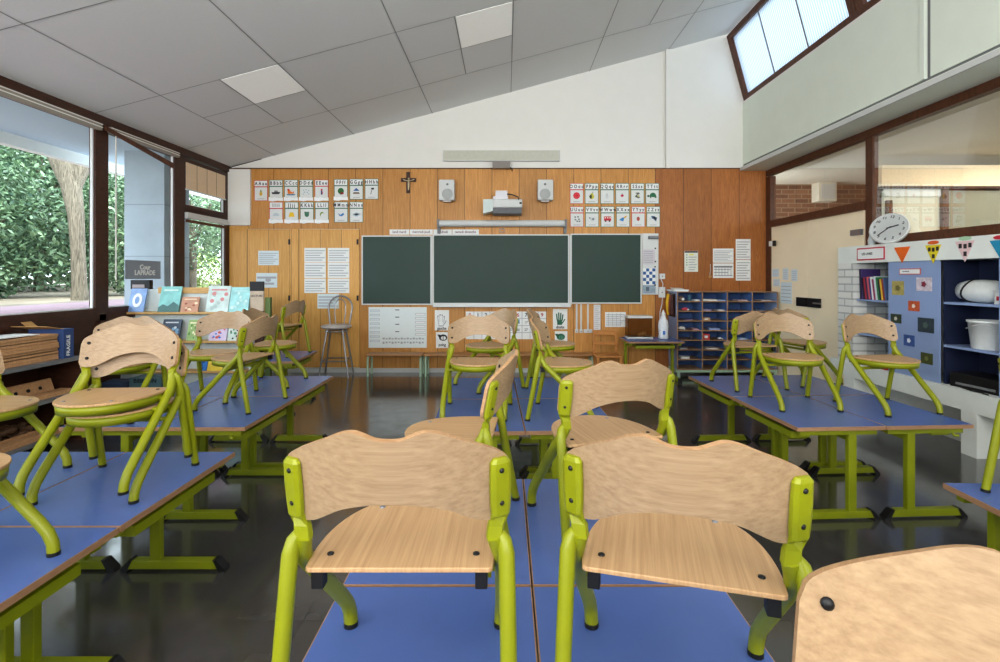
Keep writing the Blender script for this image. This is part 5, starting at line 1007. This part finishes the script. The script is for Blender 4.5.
MB(flat('white patterned wrap', (222, 226, 228), .5, noise=.18, scale=40)).lathe([(.05, 0), (.068, .01), (.06, .06), (.066, .16), (.06, .23), (.035, .27), (.03, .30)], c, 18).build('bottle_body', bt_); MB(ALU).lathe([(.026, .30), (.03, .33), (.012, .36), (.006, .38)], c, 14).build('cap', bt_); MB(col(70, 120, 190)).bb((2.06, 6.652, HT+.06), (2.09, 6.658, HT+.11)).build('blue_mark', bt_)
# little pencil things under the right table and the white fold on the left rail
tag(MB(col(176, 74, 60)).tube([(1.615, 3.12, HT-.07), (1.605, 3.22, HT-.068)], .008, 8).m(PAPER).tube([(1.605, 3.22, HT-.068), (1.6, 3.27, HT-.067)], .008, 8).build('marker_pen'), 'red and white marker lying on the book rail of the right block', 'pen') if False else None

# ------------------------------------------------------------------ school chairs
BS = 1.13; BW = .1725*BS; SAG = .066
ZT = [(x*BS, z+.006) for x, z in ((0, .557), (.02, .559), (.036, .566), (.052, .571), (.072, .567), (.10, .553), (.13, .538), (.152, .525), (.163, .516), (.169, .507), (.1725, .49))]
ZB = [(x*BS, z) for x, z in ((0, .452), (.03, .450), (.06, .443), (.082, .434), (.102, .421), (.122, .408), (.138, .402), (.152, .401), (.163, .405), (.169, .412), (.1725, .424))]
def back_y(x, z): return .022-SAG*(1-(x/BW)**2)-.20*(z-.41)
def outline(n=44):
    pts = [(-.16, 0), (.16, 0)]; R = []
    def hwid(y):
        if y < .06: return .166+.004*math.sin(PI/2*y/.06)
        t = (y-.06)/.236; return .170*max(0, 1-t**2.25)**(1/2.25)
    k = [.0]+[.06*i/6 for i in range(1, 6)]+[.06+.236*math.sin(PI/2*i/20) for i in range(0, 21)]
    r = [(hwid(y), y) for y in k]; r[0] = (.160, 0); r.insert(1, (.1655, .004))
    return r+[(-x, y) for x, y in r[::-1] if x > 1e-6]
SEAT = outline()
def frame_path(s):
    return [Vector((s*.160, -.030, .405)), Vector((s*.168, -.020, .385)), Vector((s*.175, -.002, .352)), Vector((s*.1755, .05, .300)), Vector((s*.1755, .17, .182)), Vector((s*.1755, .255, .098)), Vector((s*.1755, .284, .066)), Vector((s*.1755, .300, .035)), Vector((s*.1755, .303, .008))]
def make_chair():
    t = thing('school_chair', 'x', 'chair')
    # backrest: one bent ply sheet
    n = 46; m = MB(BEECH); xs = [-BW+2*BW*i/(n-1) for i in range(n)]
    xs[1], xs[-2] = -.169*BS, .169*BS; xs.insert(2, -.165*BS); xs.insert(-2, .165*BS); n = len(xs); th = .0055
    fr, bk = [], []
    for x in xs:
        a, b = interp(ZB, abs(x)), interp(ZT, abs(x)); dx = 2*SAG*x/BW**2; nr = Vector((-dx, 1, .2)).normalized()*th
        for k in range(5):
            z = a+(b-a)*k/4; p = Vector((x, back_y(x, z), z)); fr.append(p+nr); bk.append(p-nr)
    N = len(fr); fs = []; es = []
    for i in range(n-1):
        for k in range(4):
            q = (i*5+k, i*5+k+1, i*5+k+6, i*5+k+5); fs.append(q); fs.append(tuple(j+N for j in q[::-1]))
        es += [(i*5, (i+1)*5, (i+1)*5+N, i*5+N), (i*5+4, i*5+4+N, (i+1)*5+4+N, (i+1)*5+4)]
    for i in (0, n-1):
        for k in range(4): es.append((i*5+k, i*5+k+1, i*5+k+1+N, i*5+k+N))
    m.add(fr+bk, fs, True); m.m(PLYEDGE)
    m.add(fr+bk, es)
    back = m.build('backrest', t, bevel=0)
    for s in (-1, 1):
        for z in (.437, .498):
            x = s*.174; p = Vector((x, back_y(x, z), z)); dx = 2*SAG*x/BW**2; nr = Vector((-dx, 1, .2)).normalized(); R = nr.to_track_quat('Z', 'Y').to_matrix()
            MB(BLACK).lathe([(.0001, -.0205), (.004, -.0195), (.005, -.016), (.005, .0055), (.0065, .0056), (.0062, .008), (.003, .0095), (.0001, .0098)], p, 12, R).build('bolt', back)
    # seat
    m = MB(BEECH_S); m.prism([(x, y, .305) for x, y in SEAT], (0, 0, .009)); st_ = m.build('seat', t, bevel=.002)
    for (x, y) in ((-.135, .045), (.135, .045), (-.085, .235), (.085, .235)):
        MB(BLACK if y < .1 else METAL).lathe([(.0065, .0), (.006, .002), (.0001, .0028)], (x, y, .3145), 10).build('bolt', st_)
    ins = [(x*.972, .004+y*.975) for x, y in SEAT if y > .03]; m = MB(GREEN)
    top = [Vector((x, y, .3045)) for x, y in ins]; bot = [Vector((x*.985, y-.003 if y > .1 else y, .271)) for x, y in ins]; inn = [Vector((x*.95, y*.97, .273)) for x, y in ins]; int_ = [Vector((x*.95, y*.97, .3045)) for x, y in ins]
    K = len(ins); V = top+bot+inn+int_; fs = []
    for i in range(K-1):
        for j in range(4): a = j*K; b = ((j+1) % 4)*K; fs.append((a+i, a+i+1, b+i+1, b+i))
    m.add(V, fs, True); m.add([V[0], V[K], V[2*K], V[3*K]], [(0, 1, 2, 3)]); m.add([V[K-1], V[2*K-1], V[3*K-1], V[4*K-1]], [(0, 1, 2, 3)]); m.build('seat_rim', t)
    for s in (-1, 1):
        MB(BLACK).bb((s*.146-.011, .006, .272), (s*.146+.011, .03, .3045)).build('bumper', t, bevel=.002)
        # bracket (channel) behind the backrest, twisting into the front leg
        br = MB(GREEN); sec = []
        def row(z, w, d0, twist):
            x = s*.175; p = Vector((x, back_y(x, z), z)); dx = 2*SAG*x/BW**2; nr = Vector((-dx, 1, .2)).normalized(); tg = Vector((1, dx, 0)).normalized()
            return [p-tg*w-nr*.0058, p+tg*w-nr*.0058, p+tg*w-nr*d0, p+tg*w*.6-nr*(d0+.004), p-tg*w*.6-nr*(d0+.004), p-tg*w-nr*d0]
        rows_ = [row(.518, .013, .010, 0), row(.510, .0195, .013, 0), row(.47, .0205, .014, 0), row(.43, .0195, .014, 0), row(.412, .0175, .014, 0)]
        def ring(c, tdir, rx, ry):
            tdir = tdir.normalized(); u = Vector((1, 0, 0)); u = (u-tdir*u.dot(tdir)).normalized(); w = tdir.cross(u)
            return [c+u*rx*a+w*ry*b for a, b in ((-.8, .9), (.8, .9), (1, 0), (.7, -.9), (-.7, -.9), (-1, 0))]
        rows_ += [ring(Vector((s*.172, .009, .388)), Vector((0, .1, -1)), .0155, .011), ring(Vector((s*.1695, .009, .366)), Vector((0, .3, -1)), .0155, .013)]
        V = [p for r_ in rows_ for p in r_]; fs = [tuple(range(6))[::-1]]
        for i in range(len(rows_)-1):
            for k in range(6): fs.append((i*6+k, i*6+(k+1) % 6, (i+1)*6+(k+1) % 6, (i+1)*6+k))
        br.add(V, fs); br.build('back_bracket', t, bevel=.0015)
        pth = [Vector((s*.170, .008, .370)), Vector((s*.175, .016, .348)), Vector((s*.182, .036, .318))]+[Vector((s*(.184-.006*i/5), p.y+.006, p.z)) for i, p in enumerate(frame_path(s)[3:])]
        fl = MB(GREEN).tube(pth, [.0155]*3+[.0162]*6, 12).build('front_leg', t)
        MB(BLACK).cyl((s*.178, .309, .0), (s*.178, .309, .011), .017, 12).build('foot_cap', fl)
        rl = MB(GREEN).tube([Vector((s*.180, .008, .374)), Vector((s*.187, .005, .362)), Vector((s*.191, 0, .34)), Vector((s*.194, -.025, .2)), Vector((s*.196, -.062, .008))], [.008, .0125, .0147, .0147, .014], 12).build('rear_leg', t)
        MB(BLACK).cyl((s*.196, -.0625, .0), (s*.196, -.0623, .011), .0155, 12).build('foot_cap', rl)
    for (y, z) in ((.045, .290), (.035, .272)):
        pass
    MB(GREEN).tube([(-.174, .075, .285), (.174, .075, .285)], .0095, 8).build('crossbar', t)
    MB(GREEN).tube([(-.178, .115, .252), (.178, .115, .252)], .0095, 8).build('crossbar', t)
    return t
cp_ = make_chair(); reg(cp_); used_c = [False]
D = math.radians
def chair(x, y, deg, label, group, dz=0):
    loc = (x, y, HT+dz+.0005)
    if not used_c[0]: used_c[0] = True; cp_.location = loc; cp_.rotation_euler = (0, 0, D(deg)); cp_['label'] = label; cp_['group'] = group; return cp_
    return dup(cp_, loc, D(deg), label, group)
GF, GC, GL, GR = 'school chairs set on the foreground tables', 'school chairs set on the central tables', 'school chairs set on the left tables', 'school chairs set on the right tables'
chair(-.19, .895, 0, 'school chair in the left foreground seen from behind, its scratched seat in full view', GF)
chair(.295, .858, -15, 'school chair right of centre in the foreground seen from behind, turned slightly to the right', GF)
chair(.431, .378, 130, 'school chair at the bottom right corner showing only its pale backrest with one bolt', GF)
chair(.35, 1.59, 16, 'school chair behind the right foreground chair, seen from behind on the same table block', GF)
chair(-.04, 1.69, 86, 'school chair seen edge-on behind the left foreground chair, seat pointing left', GF)
chair(-.172, 3.22, 177, 'school chair facing the camera at the left of the central tables', GC)
chair(-.03, 3.885, 123, 'school chair turned half left behind the camera-facing chair on the central tables', GC)
chair(.225, 3.086, -102, 'school chair facing right, nearer one at the right of the central tables', GC)
chair(.24, 3.93, -98, 'school chair facing right, farther one at the back of the central tables', GC)
chair(1.868, 3.41, 180, 'school chair facing the camera at the left of the right tables', GR)
chair(2.38, 3.32, -171, 'school chair facing the camera nearest the white brick niche', GR)
chair(1.842, 3.722, 8, 'school chair seen from behind before the cubbyhole unit', GR)
chair(2.221, 3.98, -76, 'school chair facing right towards the cream door, farthest on the right tables', GR)
chair(1.908, 1.755, -90, 'school chair at the right edge of the photo with only a green leg showing', GR)
chair(-1.557, 2.155, 183, 'lower of the two school chairs stacked at left', GL)
chair(-1.557-.003, 2.155-.046, 183, 'upper of the two school chairs stacked at left, fully facing the camera', GL, .052)
chair(-2.33, 3.13, -172, 'school chair directly behind the stacked pair, before the book display', GL)
chair(-2.0, 3.60, 180, 'school chair facing the camera before the picture books of the display rack', GL)
chair(-1.58, 3.245, 82, 'school chair seen from behind at the aisle edge of the left tables, seat pointing left', GL)
chair(-1.93, 3.93, -90, 'school chair facing right at the far end of the left tables', GL)
chair(-2.237, 5.34, 78, 'school chair alone on the far single table next to the bar stool', GL)
chair(-2.21, 2.02, -90, 'school chair at the left edge of the photo facing right with a sunlit seat', GL)
chair(-1.655, 1.33, -90, 'school chair at the lower left corner with only its seat edge and front leg showing', GL)

# ------------------------------------------------------------------ light
w = bpy.data.worlds.new('sky'); SC.world = w; w.use_nodes = True; bg = w.node_tree.nodes['Background']
bg.inputs[0].default_value = (.80, .90, 1.0, 1); bg.inputs[1].default_value = 4.9
sun = bpy.data.lights.new('sun', 'SUN'); sun.energy = 3.2; sun.angle = .05; sun.color = (1, .95, .85); so = bpy.data.objects.new('sun', sun); COL.objects.link(so); so.rotation_euler = (D(38), D(12), D(20))
def area(name, loc, rot, sx, sy, e, c=(1, 1, 1)):
    l = bpy.data.lights.new(name, 'AREA'); l.shape = 'RECTANGLE'; l.size = sx; l.size_y = sy; l.energy = e; l.color = c
    o = bpy.data.objects.new(name, l); COL.objects.link(o); o.location = loc; o.rotation_euler = rot; return o
area('rear_fill', (-.2, -2.9, 1.9), (D(82), 0, 0), 6.6, 2.0, 4, (1, .97, .93))  # unseen lamp added behind the camera as frontal fill, no window there
area('ceiling_fill', (-.4, -2.2, 2.1), (PI-.75, 0, 0), 6, 1.0, 350, (1, .98, .96))  # unseen lamp added to brighten the ceiling
area('corridor_lamp', (6.4, 4.5, 2.8), (0, 0, 0), 2.5, 3, 75, (1, .93, .82))
SC.view_settings.view_transform = 'Standard'; SC.view_settings.look = 'None'; SC.view_settings.exposure = 0.42; SC.view_settings.gamma = 0.92
